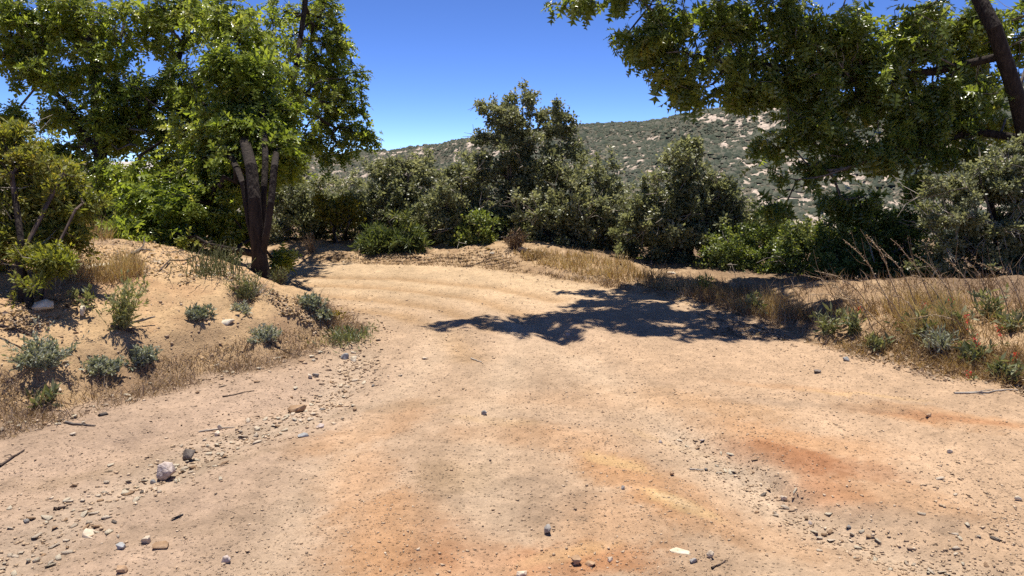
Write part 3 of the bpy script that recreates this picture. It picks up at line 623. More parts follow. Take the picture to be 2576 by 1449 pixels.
# --- scrub behind the road and on both sides
def bush(name, label, cat, lobes, bx, by, n_leaf, mat, leaf='oval', size=.050, n_att=260, bare=30, group=None, seed=0, tone=(.45, .2), gap=-.2, stems=4, bark='bark_grey', shell=.46, spread=.07, up=.55, jitter=.9, width=1.0, droop=-.2, gapf=1.8, leaf_parts=0, r_tip=.0035):
    z = h1(bx, by); base = np.array([bx, by, z - .06]); C = np.array([l[0] for l in lobes]); top = C[:, 2].max()
    mid = .5 * (z + top); lobes = [(c, r_, 1.9 if c[2] < mid else 1.0) for c, r_, *_w in lobes]
    st = []
    for k in range(stems):
        c = C[k % len(C)]; c = c + rng.normal(0, .15, 3); a = base + [rng.normal(0, .1), rng.normal(0, .1), 0]
        st.append([base if k == 0 else a, a + (c - a) * .4 + [0, 0, .1], c])
    return tree(name, label, cat, st, lobes, int(n_att * 1.9), int(n_leaf * 1.3), leaf, size, mat, M['bark'], M[bark], r_tip, .022, spread, droop, leaf_parts=leaf_parts, shell=shell, gap=gap, gapf=gapf, r_max=.045, up=up, jitter=jitter,
                group=group, seed=seed, bare=bare, tone=tone, step=.16, width=width)
GB = 'scrub bushes lining the outside of the bend'
def bl(d, *ls): return [lobe(a, b_, c * 1.1, e * 1.1, d + (ls_[0] if ls_ else 0)) for a, b_, c, e, *ls_ in ls]
def foot(px, d): return (P(px, 600, d)[0], d)
bush('bush', 'dull olive bush just right of the left oak trunk', 'bush', bl(13.4, (770, 520, 95, 85), (720, 570, 80, 70), (830, 560, 75, 65), (700, 480, 60, 50)), *foot(775, 13.4), 15000, M['olive'], group=GB, seed=20)
bush('bush', 'yellow leaved bush low between olive bushes at the bend', 'bush', bl(12.7, (845, 530, 48, 42), (880, 540, 26, 26), (820, 500, 30, 30)), *foot(845, 12.7), 4200, M['yellow'], n_att=120, bare=6, group=GB, seed=21)
bush('bush', 'upright olive bush whose flat top meets the distant ridge', 'bush', bl(13.3, (1010, 430, 75, 50), (1060, 420, 45, 50), (960, 480, 75, 70), (1030, 530, 90, 80), (900, 500, 55, 55), (930, 580, 60, 45)), *foot(1000, 13.3), 22000, M['olive'], group=GB, seed=22)
bush('bush', 'low bright green feathery bush at the rim of the road', 'bush', bl(11.75, (985, 592, 52, 38), (950, 610, 42, 30), (1030, 610, 38, 34), (1000, 560, 34, 26)), *foot(985, 11.75), 7500, M['feather'], leaf='narrow', size=.085, n_att=200, bare=0, width=1.1, group=GB, seed=23, up=.3, tone=(.5, .2))
bush('bush', 'mid height olive bush between the feathery bush and the tallest bush', 'bush', bl(12.5, (1130, 500, 65, 60), (1100, 560, 65, 60), (1170, 570, 60, 60), (1160, 450, 40, 40)), *foot(1130, 12.5), 16000, M['olive'], group=GB, seed=24)
bush('bush', 'small green leafy bush below the dark hollow of the tallest bush', 'bush', bl(12.1, (1210, 570, 52, 38), (1180, 600, 40, 26), (1240, 595, 30, 28)), *foot(1210, 12.1), 5200, M['green'], n_att=130, bare=10, group=GB, seed=25, tone=(.6, .2))
bush('bush', 'tallest bush, its ragged top rising against the sky above the ridge', 'bush',
     bl(12.9, (1300, 270, 68, 46), (1395, 305, 50, 45), (1250, 315, 55, 45), (1330, 240, 30, 26), (1260, 300, 50, 40), (1375, 290, 50, 42), (1300, 350, 100, 60), (1425, 325, 28, 40), (1370, 430, 110, 60), (1215, 400, 50, 60), (1435, 410, 45, 60), (1195, 480, 50, 60), (1310, 540, 120, 70), (1290, 600, 110, 35), (1212, 268, 20, 20), (1225, 360, 40, 45), (1400, 380, 75, 55), (1250, 440, 80, 60), (1340, 470, 95, 65), (1230, 540, 70, 60), (1330, 570, 90, 50)),
     *foot(1290, 12.9), 42000, M['olive'], n_att=640, bare=25, group=GB, seed=26, gap=-.30, stems=7, tone=(.42, .2))
bush('bush', 'broad olive bush with pale bare twigs in front of the tallest bush', 'bush', bl(12.2, (1440, 470, 95, 70), (1370, 540, 85, 70), (1490, 540, 80, 80), (1420, 610, 105, 40), (1540, 590, 65, 60), (1510, 450, 55, 60), (1550, 500, 50, 50), (1330, 610, 60, 35)), *foot(1430, 12.2), 26000, M['olive'], n_att=360, bare=90, group=GB, seed=27, tone=(.55, .2))
bush('bush', 'rounded dark olive bush between the tallest bush and the green thicket', 'bush', bl(11.0, (1720, 410, 70, 55), (1690, 480, 95, 70), (1780, 480, 65, 60), (1650, 560, 75, 75), (1740, 580, 95, 70), (1825, 560, 45, 55), (1740, 365, 25, 20), (1690, 650, 95, 38), (1600, 600, 60, 65), (1830, 500, 38, 55), (1770, 640, 80, 45), (1690, 560, 110, 80), (1620, 500, 40, 50)), *foot(1715, 11.0), 36000, M['olive'], n_att=460, bare=70, group=GB, seed=28, stems=6, tone=(.38, .2))
bush('bush', 'olive bush sunk in shade left of the tallest bush base', 'bush', bl(15.6, (1120, 580, 90, 55), (900, 590, 90, 45), (1570, 570, 100, 80), (1270, 590, 110, 45), (1070, 590, 80, 50), (760, 600, 80, 40)), *foot(1150, 15.6), 15000, M['olive'], bare=0, group=GB, seed=29)
bush('bush', 'grey olive bush filling the notch right of the tallest bush', 'bush', bl(13.2, (1560, 500, 60, 60), (1610, 540, 70, 70), (1540, 580, 80, 60), (1630, 600, 70, 45)), *foot(1590, 13.2), 13000, M['olive'], group=GB, seed=40, tone=(.5, .2), bare=12)
bush('bush', 'grey olive bush behind the dark hollow of the tallest bush', 'bush', bl(15.4, (1130, 500, 70, 60), (1190, 460, 45, 60), (1100, 570, 90, 60), (1210, 560, 80, 60)), *foot(1150, 15.4), 11000, M['olive'], group=GB, seed=41, tone=(.45, .2), bare=8)
bush('bush', 'wide olive bush showing between the yellow bush and the oak trunk', 'bush', bl(15.8, (880, 480, 70, 50), (760, 470, 60, 50), (820, 560, 110, 60), (920, 550, 70, 60)), *foot(840, 15.8), 14000, M['olive'], group=GB, seed=42, tone=(.5, .2), bare=8)
bush('bush', 'olive bush between the rounded dark bush and the hanging oak branch', 'bush', bl(11.6, (1860, 540, 60, 50), (1900, 580, 70, 50), (1840, 620, 80, 50)), *foot(1870, 11.6), 9000, M['olive'], group=GB, seed=43, tone=(.6, .2), bare=8)
bush('bush', 'soft green bush where the thicket begins on the right', 'bush', bl(10.4, (1880, 610, 75, 55), (1820, 640, 60, 45), (1930, 570, 50, 45), (1890, 660, 70, 35), (1880, 690, 75, 28, -.1)), *foot(1870, 10.4), 15000, M['green'], size=.036, group=GB, seed=30, tone=(.68, .18), bare=12)
bush('bush', 'pale green bush beneath the lowest hanging oak branch', 'bush', bl(10.0, (2010, 590, 70, 45), (1980, 640, 75, 50), (2070, 620, 60, 55), (2000, 680, 80, 30), (2000, 705, 85, 26, -.2)), *foot(2010, 10.0), 15000, M['green'], size=.036, group=GB, seed=31, tone=(.72, .18), bare=10)
bush('bush', 'bright topped green bush with a dark hollow, behind the tall dry stalks', 'bush', bl(9.6, (2130, 560, 70, 40), (2210, 540, 80, 40), (2150, 620, 90, 50), (2260, 580, 80, 55), (2330, 560, 70, 55), (2250, 660, 110, 40), (2120, 680, 90, 45, -.4), (2250, 700, 110, 40, -.5), (2370, 690, 90, 50, -.6), (2180, 620, 120, 70), (2300, 610, 100, 70)), *foot(2200, 9.5), 34000, M['green'], size=.036, n_att=360, group=GB, seed=32, tone=(.55, .22), bare=12, stems=6)
bush('bush', 'olive bush with long white bare twigs at the right edge', 'bush', bl(8.3, (2470, 470, 95, 60), (2560, 430, 80, 70), (2400, 540, 85, 65), (2520, 570, 95, 75), (2620, 540, 90, 90), (2420, 640, 95, 60), (2560, 670, 110, 60), (2350, 480, 40, 30), (2480, 560, 110, 80), (2500, 470, 100, 60)), *foot(2500, 8.6), 42000, M['olive'], size=.034, n_att=480, bare=150, seed=33, stems=8, tone=(.42, .2), r_tip=.003, spread=.05)
bush('shrub', 'small green shrub standing alone in front of the dark olive bush', 'shrub', bl(11.3, (1620, 662, 26, 16), (1605, 672, 18, 10), (1640, 675, 16, 10)), G(1620, 684)[0], G(1620, 684)[1], 1300, M['green'], n_att=60, bare=0, seed=34, size=.035, spread=.03, tone=(.65, .2))
# left foreground shrub
bush('shrub', 'large yellowish green shrub with orange tips on the left edge of the bank', 'shrub',
     bl(5.9, (60, 395, 90, 60), (-40, 450, 110, 110), (120, 465, 85, 62), (60, 540, 115, 78), (180, 520, 58, 48), (135, 600, 80, 52), (20, 640, 95, 66, -.3), (95, 655, 62, 42, -.4), (-80, 600, 100, 110), (20, 340, 46, 28), (232, 505, 30, 18), (50, 705, 95, 36, -.7), (140, 660, 50, 36, -.5), (-50, 700, 90, 50, -.6), (100, 700, 45, 22, -.7)), P(50, 740, 5.3)[0], 5.3, 40000, M['chamise'], leaf='narrow', size=.040, n_att=640, bare=40, seed=35, stems=9,
     tone=(.55, .2), width=1.6, spread=.045, up=.5, gap=-.18, bark='twig_dark', r_tip=.0024)
bush('shrub', 'shrub with greyish green leaves filling the gap under the left oaks', 'shrub', bl(10.2, (230, 470, 60, 60), (260, 540, 60, 50), (200, 560, 50, 50), (150, 450, 60, 50)), *foot(225, 10.2), 9000, M['green'], size=.04, bare=10, seed=36, tone=(.5, .2))

# ------------------------------------------------------------------ stones
def hull_rock(seed, n=15, flat=.7):
    r = np.random.default_rng(seed); bm = bmesh.new()
    for p in unit(r.normal(size=(n, 3))) * r.uniform(.78, 1.05, (n, 1)): bm.verts.new(p * [1, 1, flat])
    bmesh.ops.convex_hull(bm, input=bm.verts[:]); 
    lone = [v for v in bm.verts if not v.link_faces]; bmesh.ops.delete(bm, geom=lone, context='VERTS')
    bmesh.ops.triangulate(bm, faces=bm.faces[:]); bm.verts.index_update()
    V = np.array([v.co for v in bm.verts]); F = np.array([[v.index for v in f.verts] for f in bm.faces]); bm.free()
    return V, F
ROCKS = [hull_rock(100 + k, 8 + k % 4, .60 + .10 * (k % 4)) for k in range(10)]
def big_rock(seed, mat, dims, n=13, rough=.05):
    """an angular boulder with chipped edges; dims are half sizes"""
    r = np.random.default_rng(seed); bm = bmesh.new()
    for p in unit(r.normal(size=(n, 3))) * r.uniform(.82, 1.05, (n, 1)): bm.verts.new(np.clip(p * 1.2, -.9, .9))
    bmesh.ops.convex_hull(bm, input=bm.verts[:])
    bmesh.ops.delete(bm, geom=[v for v in bm.verts if not v.link_faces], context='VERTS')
    bmesh.ops.bevel(bm, geom=bm.edges[:], offset=.035, segments=1, affect='EDGES')
    bmesh.ops.triangulate(bm, faces=bm.faces[:])
    bmesh.ops.subdivide_edges(bm, edges=bm.edges[:], cuts=2, use_grid_fill=True)
    bmesh.ops.triangulate(bm, faces=bm.faces[:]); bm.verts.index_update()
    V = np.array([v.co for v in bm.verts]); F = np.array([[v.index for v in f.verts] for f in bm.faces]); bm.free()
    V = V * (1 + rough * noise3(V, 3.1, seed)[:, None] + rough * .6 * noise3(V, 8.0, seed + 4)[:, None])
    return mesh_np('rock', V * np.array(dims), F, mat, False)
MARKS = {}
REF = {1: 'flat cream rock', 2: 'upright cream rock', 3: 'rounded granite rock', 4: 'dark wedge shaped rock', 6: 'lone charcoal rock', 7: 'broad flat slab', 8: 'long tan rock', 9: 'round pale stone by the white stick', 11: 'thin slate blue stone', 12: 'mottled grey stone',
       13: 'oval blue grey stone', 14: 'blunt pink stone', 15: 'long tan stone', 16: 'grey white pointed stone', 17: 'tan stone at the front edge', 18: 'small red brown stone', 19: 'upright grey stone', 20: 'flat white slab', 21: 'front centre heap', 24: 'cut off pale stone',
       25: 'dark tipped flint', 26: 'upright pale flint', 28: 'orange brown clod', 29: 'whitish stone on the bank', 30: 'blue grey stone below the bank', 32: 'dark stone in the row below the bank', 34: 'lone greyish stone', 35: 'pale stone at the red crust', 36: 'cream stone by the crack', 37: 'white stone at the right edge',
       38: 'brown stone under the crack lip', 39: 'bluish white verge stone', 40: 'white stone on the far verge', 41: 'round stone in the gully', 60: 'curled piece of bark'}
def rock(name, label, px, py, w_px, h_px, mat, seed, rz=0, sink=.25, cat='rock', tilt=(0, 0), depth=None, group=None):
    g = G(px, py + h_px * .35); s = g[1] / FOC; a = w_px * s * .5; c = max(h_px * s * .62, .012); d_ = depth * a if depth else max(a * .75, c)
    me = big_rock(seed, M[mat], (a, d_, c))
    o = link(name, me, None, label=label, category=cat, group=group)
    o.rotation_euler = (R(tilt[0]), R(tilt[1]), R(rz)); o.location = (g[0], g[1] + d_ * .4, g[2] + c * (1 - 2 * sink)); MARKS[seed] = (g[0], g[1]); return o
rock('rock', 'flat cream rock half under the yellowish shrub on the bank', 104, 776, 56, 30, 'cream', 1, 5, .1, depth=.8, tilt=(0, -5))
rock('rock', 'small upright cream rock on the bank beside the dark leggy sprig', 206, 790, 18, 25, 'cream', 2, 20, .05)
rock('rock', 'rounded pinkish grey granite rock in the stony wash', 415, 1190, 50, 44, 'granite', 3, 15, .12)
rock('rock', 'dark wedge shaped rock just beyond the rounded granite rock', 472, 1148, 48, 27, 'stone_dark', 4, -10, .1, tilt=(0, 8))
rock('stone', 'small blue grey chip touching the left foot of the granite rock', 384, 1208, 18, 15, 'stone_blue', 5, 30, .2, cat='stone')
rock('rock', 'lone charcoal rock with pale top, front centre of the road', 1381, 1334, 26, 24, 'stone_grey', 6, 40, .12)
rock('rock', 'broad flat pale slab sunk in the wash at lower left', 236, 1336, 78, 30, 'stone_pale', 7, 12, .55, depth=.8)
rock('rock', 'long tan rock with dark underside near the foot of the bank', 746, 1030, 56, 17, 'stone_tan', 8, 12, .15, tilt=(0, -8))
rock('stone', 'round pale stone at the tip of the white stick in the wash', 552, 1078, 18, 16, 'cream', 9, 0, .15, cat='stone')
rock('stone', 'square pale stone just below the round pale one in the wash', 546, 1092, 18, 14, 'stone_pale', 10, 25, .2, cat='stone')
rock('stone', 'thin slate blue stone beside the orange patch on the left', 762, 1094, 34, 10, 'stone_blue', 11, 12, .2, cat='stone')
rock('stone', 'mottled grey stone just up from the thin slate blue stone', 804, 1070, 24, 12, 'granite', 12, 8, .2, cat='stone')
rock('stone', 'oval blue grey stone among pale ones at lower left', 300, 1380, 32, 15, 'stone_blue', 13, 5, .2, cat='stone')
rock('stone', 'blunt pale pink stone right of the broad flat slab', 367, 1364, 30, 20, 'stone_pale', 14, 30, .25, cat='stone')
rock('stone', 'long tan stone right of the oval blue grey stone', 401, 1379, 46, 18, 'stone_tan', 15, 14, .3, cat='stone')
rock('stone', 'grey white pointed stone near the front edge of the road on the left', 566, 1410, 30, 19, 'granite', 16, 25, .2, cat='stone')
rock('stone', 'tan stone at the very front edge of the road on the left', 305, 1441, 36, 18, 'stone_tan', 17, 10, .2, cat='stone')
rock('stone', 'small red brown stone on the orange soil right of centre', 1690, 1190, 15, 11, 'stone_tan', 18, 0, .15, cat='stone')
rock('stone', 'small upright grey stone left of the pale yellow streak', 1567, 1229, 12, 12, 'stone_grey', 19, 0, .15, cat='stone')
rock('rock', 'flat white slab flush with the road at the front right of centre', 1712, 1392, 62, 15, 'cream', 20, 8, .6, depth=.7)
rock('stone', 'largest tan stone of the little heap at the front centre', 1448, 1413, 34, 24, 'stone_tan', 21, 25, .15, cat='stone')
rock('stone', 'flat reddish stone leaning on the front centre heap', 1486, 1417, 30, 12, 'stone_tan', 22, -20, .2, cat='stone')
rock('stone', 'pale stone on the right end of the front centre heap', 1536, 1405, 20, 11, 'stone_pale', 23, 15, .2, cat='stone')
rock('stone', 'cut off pale stone at the bottom edge left of the front centre heap', 1312, 1441, 32, 15, 'stone_pale', 24, 0, .2, cat='stone')
rock('stone', 'dark tipped pale flint in the cluster right of the flat white slab', 1744, 1412, 24, 12, 'stone_grey', 25, 10, .2, cat='stone')
rock('stone', 'upright pale flint in the cluster right of the flat white slab', 1787, 1400, 16, 20, 'stone_pale', 26, 40, .1, cat='stone')
rock('rock', 'long low white boulder on top of the bank behind golden grass', 214, 664, 130, 22, 'cream', 27, 4, .3, depth=.5)
rock('rock', 'orange brown clod lying on the slope below the oak', 597, 727, 46, 16, 'stone_tan', 28, -10, .2)
rock('stone', 'whitish stone on the bank above the broken sandy ledge', 572, 812, 42, 13, 'cream', 29, 0, .3, cat='stone')
rock('stone', 'blue grey stone in the pale cluster at the foot of the bank', 866, 898, 26, 16, 'stone_blue', 30, 10, .2, cat='stone')
rock('stone', 'big pale stone in the cluster at the foot of the bank', 892, 905, 26, 15, 'cream', 31, 30, .25, cat='stone')
rock('stone', 'dark grey stone in the row of stones below the bank', 793, 944, 18, 12, 'stone_grey', 32, 0, .2, cat='stone')
rock('stone', 'pale slanted stone in the row of stones below the bank', 775, 948, 24, 11, 'stone_pale', 33, 12, .2, cat='stone')
rock('stone', 'lone greyish stone on the road just before the middle orange patch', 1218, 1042, 18, 12, 'stone_grey', 34, 0, .2, cat='stone')
rock('stone', 'pale stone at the near end of the red crust on the right', 1972, 1254, 22, 13, 'stone_pale', 35, 0, .2, cat='stone')
rock('stone', 'cream stone by the left end of the long crack on the right', 2390, 1136, 20, 13, 'cream', 36, 0, .2, cat='stone')
rock('stone', 'white stone at the right edge of the road below the crack', 2560, 1254, 24, 14, 'cream', 37, 0, .2, cat='stone')
rock('stone', 'brown stone under the tall crack lip on the right', 2335, 1053, 16, 9, 'stone_tan', 38, 0, .2, cat='stone')
rock('stone', 'bluish white stone at the edge of the right verge grass', 2130, 905, 24, 12, 'stone_blue', 39, 0, .2, cat='stone')
rock('stone', 'white stone on the far verge left of the dead bush', 1238, 637, 14, 7, 'cream', 40, 0, .2, cat='stone')
rock('stone', 'round stone lying in the shaded gully across the road', 1428, 842, 16, 9, 'stone_grey', 41, 0, .2, cat='stone')
rock('stone', 'white stone on the shaded edge of the far verge', 1690, 690, 26, 7, 'cream', 42, 0, .2, cat='stone')
rock('rock', 'crusty pale clod beside the dead reddish bush', 1318, 626, 40, 12, 'stone_pale', 43, 0, .3)

# small loose stones: the 250 that show largest are objects, the rest is gravel
def ring_pts(pts, n, sp):
    P_ = np.array(pts); L = np.linalg.norm(np.diff(P_, axis=0), axis=1); cum = np.concatenate([[0], np.cumsum(L)]); q = rng.random(n) * cum[-1]
    return np.stack([np.interp(q, cum, P_[:, 0]), np.interp(q, cum, P_[:, 1])], -1) + rng.normal(0, sp, (n, 2)) * rng.random((n, 1)) ** .5
FOOT = MOUND[1:8]; RIM = VERGE[3:14]
ZONES = [  # name of place, points, size range, share of dark stones
    ('in the stony wash at lower left', ring_pts(WASH_L, 900, .22), (.009, .023), .10, 'loose stones in the stony wash'),
    ('at the foot of the left dirt bank', ring_pts(FOOT, 800, .22), (.008, .026), .10, 'loose stones at the foot of the left bank'),
    ('in the gravelly rill on the right side of the road', ring_pts(WASH_R, 450, .12), (.006, .020), .12, 'loose stones in the right hand rill'),
    ('on the bare road surface', None, (.005, .0105), .22, 'loose stones on the bare road'),
    ('along the outer rim of the road', ring_pts(RIM, 260, .35), (.008, .020), .10, 'loose stones along the outer rim'),
    ('scattered on the left dirt bank', None, (.008, .022), .1, 'loose stones on the left bank'),
    ('in the wedge of gravel at the front right', ring_pts(poly_px((2050, 1330), (2250, 1390), (2450, 1400), (2560, 1300), (2400, 1200)), 380, .20), (.006, .018), .12, 'loose stones in the front right gravel')]
pa = np.array([F0(rng.uniform(0, 2576), 700 + 760 * rng.random() ** .8) for _ in range(1500)])
pm = np.array([G(px, py)[:2] for px, py in zip(rng.uniform(0, 900, 600), rng.uniform(660, 1050, 600))])
tmpl = {}
allp = []
for zi, (where, pts, (lo, hi), dark, grp) in enumerate(ZONES):
    if pts is None: pts = pa if zi == 3 else pm
    sm = poly_sd(pts[:, 0], pts[:, 1], MOUND); sv = poly_sd(pts[:, 0], pts[:, 1], VERGE)
    if zi == 3: pts = pts[np.maximum(sm, sv) < -.05]
    if zi == 5: pts = pts[sm > .25]
    s = lo * np.exp(rng.exponential(.38, len(pts))); s = np.minimum(s, hi)
    z = H(pts[:, 0], pts[:, 1]); isd = rng.random(len(pts)) < dark
    for k in range(len(pts)): allp.append((pts[k, 0], pts[k, 1], z[k], s[k], isd[k], zi))
allp = np.array(allp, float); px3 = allp[:, :3]
vis = np.where(in_frame(px3), screen_size(px3, allp[:, 3]), 0); order = np.argsort(-vis)
big, rest = order[:250], order[250:]
PALE = ['stone_pale', 'stone_pale', 'stone_tan', 'cream', 'cream']; DARK = ['stone_grey', 'stone_dark', 'granite', 'stone_tan']
for i in big:
    x, y, z, s, d, zi = allp[i]; d = bool(d); zi = int(zi)
    mt = random.choice(DARK if d else PALE); rk = random.randrange(10)
    if (mt, rk) not in tmpl: tmpl[(mt, rk)] = mesh_np('stone', ROCKS[rk][0], ROCKS[rk][1], M[mt])
    o = bpy.data.objects.new('stone', tmpl[(mt, rk)]); COL.objects.link(o)
    near = min(REF, key=lambda q: (MARKS[q][0] - x) ** 2 + (MARKS[q][1] - y) ** 2 if q in MARKS else 1e9); dx, dy = x - MARKS[near][0], y - MARKS[near][1]
    side = ('right of' if dx > 0 else 'left of') if abs(dx) > abs(dy) else ('just beyond' if dy > 0 else 'in front of')
    tn = {'stone_pale': 'pale', 'stone_tan': 'tan', 'cream': 'cream', 'stone_grey': 'grey', 'stone_dark': 'dark brown', 'granite': 'speckled grey'}[mt]
    sx_, sy_, sz_ = s * rng.uniform(.85, 1.7), s * rng.uniform(.75, 1.1), s * rng.uniform(.36, .78)
    tn = ('flat ' if sz_ < .48 * s else 'long ' if sx_ > 1.55 * sy_ else 'blocky ' if sz_ > .68 * s else '') + tn
    o['label'] = (f'small {tn} stone {side} the {REF[near]}' if math.hypot(dx, dy) < 1.0 else f'small {tn} stone ' + ZONES[zi][0]); o['category'] = 'stone'; o['group'] = 'small loose stones lying on the road and the banks'
    o.location = (x, y, z + s * .25); o.rotation_euler = (rng.normal(0, .25), rng.normal(0, .25), rng.uniform(0, 6.28)); o.scale = (sx_, sy_, sz_)
def gravel(name, pts, s, vv, mat, label):
    n = len(pts); k = rng.integers(0, 6, n); Vs, Fs, vs, off = [], [], [], 0
    for q in range(6):
        m = k == q; c = m.sum(); T, F = GRV[q]
        an = rng.uniform(0, 6.28, c); cs, sn = np.cos(an)[:, None], np.sin(an)[:, None]; st = rng.uniform(.8, 1.5, (c, 1)); sz = s[m][:, None]
        X = T[None, :, 0] * st; Y = T[None, :, 1]
        V = np.stack([pts[m, 0:1] + sz * (X * cs - Y * sn), pts[m, 1:2] + sz * (X * sn + Y * cs), pts[m, 2:3] + sz * (T[None, :, 2] + .2)], -1)
        Vs.append(V.reshape(-1, 3)); Fs.append((F[None] + (np.arange(c) * len(T))[:, None, None]).reshape(-1, 3) + off); vs.append(np.repeat(vv[m], len(T))); off += c * len(T)
    link(name, mesh_np(name, np.concatenate(Vs), np.concatenate(Fs), mat, False, {'v': np.concatenate(vs)}), None, kind='stuff', label=label)
GRV = [hull_rock(300 + k, 7 + k % 3, .65) for k in range(6)]
M['grit'] = leaf_mat('grit', [(.28, .20, .14), (.36, .26, .17), (.43, .31, .20), (.46, .33, .215), (.58, .46, .33)], .92, .12, 0.0)
ng = 24000                                                  # grit: spread evenly over the view so that its grains stay above a pixel
ppx, ppy = rng.uniform(-60, 2636, ng), 690 + 800 * rng.random(ng) ** .75
r_ = np.stack([ppx - 1288, FOC * _c + (724.5 - ppy) * _s, -FOC * _s + (724.5 - ppy) * _c], -1); tpar = CAM_H / -r_[:, 2]; gp = r_[:, :2] * tpar[:, None]
ok = (np.maximum(poly_sd(gp[:, 0], gp[:, 1], MOUND), poly_sd(gp[:, 0], gp[:, 1], VERGE)) < .1) & (vnoise(gp[:, 0] * 1.7, gp[:, 1] * 1.7, 91) + rng.normal(0, .2, ng) > .38); gp = gp[ok]
gs = np.maximum(.0022, .00075 * gp[:, 1]) * np.minimum(np.exp(rng.exponential(.30, len(gp))), 3.0)
gp = np.concatenate([gp, allp[rest][:, :2]]); gs = np.concatenate([gs, allp[rest][:, 3]])
gravel('gravel', np.concatenate([gp, H(gp[:, 0], gp[:, 1])[:, None]], 1), gs, np.clip(rng.beta(2.2, 1.8, len(gp)) + .1 * rng.normal(size=len(gp)), 0, 1), M['grit'], 'loose grit and small gravel spread over the dirt road')

# ------------------------------------------------------------------ dry grass, dead leaves, twigs
def scatter_px(n, poly):
    """n ground points under a patch given in picture pixels"""
    poly = np.array(poly, float); out = []
    lo, hi = poly.min(0), poly.max(0)
    while len(out) < n:
        q = rng.uniform(lo, hi, (n, 2)); q = q[poly_sd(q[:, 0], q[:, 1], [tuple(p) for p in poly]) > 0]
        out += list(q)
    q = np.array(out[:n]); r = np.stack([q[:, 0] - 1288, FOC * _c + (724.5 - q[:, 1]) * _s, -FOC * _s + (724.5 - q[:, 1]) * _c], -1); r = r / r[:, 1:2]
    res = np.zeros((n, 3)); done = np.zeros(n, bool); td = np.concatenate([np.linspace(2, 10, 220), np.linspace(10.05, 24, 130)])
    for t in td:
        z = CAM_H + r[:, 2] * t; hit = ~done & (z < H(r[:, 0] * t, np.full(n, t), False)); res[hit] = r[hit] * t; done |= hit
        if done.all(): break
    res = res[done]; res[:, 2] = H(res[:, 0], res[:, 1]); return res
def blades(pts, length, lean=(0, 0), spread=.35, wid=.0022, bend=.3):
    n = len(pts); L = length * np.exp(rng.normal(0, .3, n))[:, None]
    d = unit(np.array([lean[0], lean[1], 1.0]) + rng.normal(0, spread, (n, 3)) * [1, 1, .3]); d2 = unit(d + rng.normal(0, bend, (n, 3)) - [0, 0, bend * .5])
    w = unit(np.cross(d, rng.normal(size=(n, 3)))) * np.maximum(wid, .00042 * pts[:, 1:2])
    a = pts - [0, 0, .01]; m = a + d * L * .55; e = m + d2 * L * .45
    V = np.stack([a - w, a + w, m - w * .7, m + w * .7, e], 1).reshape(-1, 3)
    F = (np.array([[0, 1, 3], [0, 3, 2], [2, 3, 4]])[None] + (np.arange(n) * 5)[:, None, None]).reshape(-1, 3)
    return V, F
def tone(pts, c=.5, s=.2, f=2.5, seed=0): return np.clip(c + .35 * noise3(pts, f, seed) + rng.normal(0, s, len(pts)), 0, 1)
def grass(name, label, mat, specs):
    Vs, Fs, vs = [], [], []
    o = 0
    for n, poly, L, lean, spread, c in specs:
        pts = scatter_px(n, poly); pts = pts[vnoise(pts[:, 0] * 4, pts[:, 1] * 4, 17) + rng.normal(0, .2, len(pts)) > .32]
        V, F = blades(pts, L, lean, spread); Vs.append(V); Fs.append(F + o); vs.append(np.repeat(tone(pts, c), 5)); o += len(V)
    link(name, mesh_np(name, np.concatenate(Vs), np.concatenate(Fs), mat, False, {'v': np.concatenate(vs)}), None, kind='stuff', label=label)
grass('dry_grass', 'golden dry grass on the right verge', M['straw'], [
    (3200, [(1480, 700), (1640, 690), (1800, 735), (1960, 750), (2060, 820), (1900, 800), (1700, 740)], .16, (-.1, 0), .35, .45),
    (2600, [(1290, 640), (1420, 640), (1580, 665), (1640, 705), (1500, 700), (1340, 670)], .12, (0, 0), .4, .55),
    (3000, [(2040, 790), (2150, 760), (2400, 760), (2576, 780), (2950, 800), (2950, 960), (2450, 870), (2250, 850)], .15, (-.25, 0), .5, .30),
    (3000, [(2220, 770), (2420, 770), (2440, 850), (2300, 860)], .19, (-.3, 0), .25, .75),
    (3800, [(2000, 855), (2200, 850), (2576, 880), (2660, 1000), (2350, 945), (2150, 890)], .10, (0, 0), .7, .28)])
grass('dry_weeds', 'brown dead weeds and leaf stalks in front of the right hand thicket', M['husk'], [
    (3600, [(1950, 705), (2250, 690), (2576, 690), (2950, 700), (2950, 820), (2300, 790), (2050, 800)], .14, (-.3, 0), .6, .28), (2600, [(1620, 700), (1900, 720), (2040, 800), (1960, 830), (1750, 760)], .12, (-.2, 0), .5, .3),
    (2600, [(1980, 820), (2120, 800), (2250, 850), (2576, 900), (2950, 900), (2950, 1050), (2300, 930), (2060, 880)], .08, (0, 0), .8, .4)])
grass('dry_grass', 'golden dry grass tuft on the crown of the left bank', M['straw'], [(1900, [(170, 670), (340, 665), (360, 700), (280, 720), (180, 715)], .17, (.1, 0), .3, .62), (500, [(190, 580), (290, 570), (330, 600), (220, 610)], .16, (0, 0), .3, .5)])
grass('dry_weeds', 'brown dried weeds along the foot of the left bank', M['husk'], [
    (2600, [(-20, 1060), (330, 985), (640, 905), (900, 840), (860, 870), (650, 935), (360, 1010), (0, 1110)], .075, (0, 0), .7, .42),
    (3000, [(330, 930), (560, 870), (760, 830), (880, 800), (920, 840), (640, 930), (360, 1000)], .06, (0, 0), .8, .4),
    (900, [(0, 960), (200, 960), (320, 960), (200, 1040), (0, 1080)], .08, (0, 0), .6, .4),
    (1600, [(740, 760), (800, 760), (930, 830), (880, 860), (800, 810)], .08, (0, 0), .6, .45)])
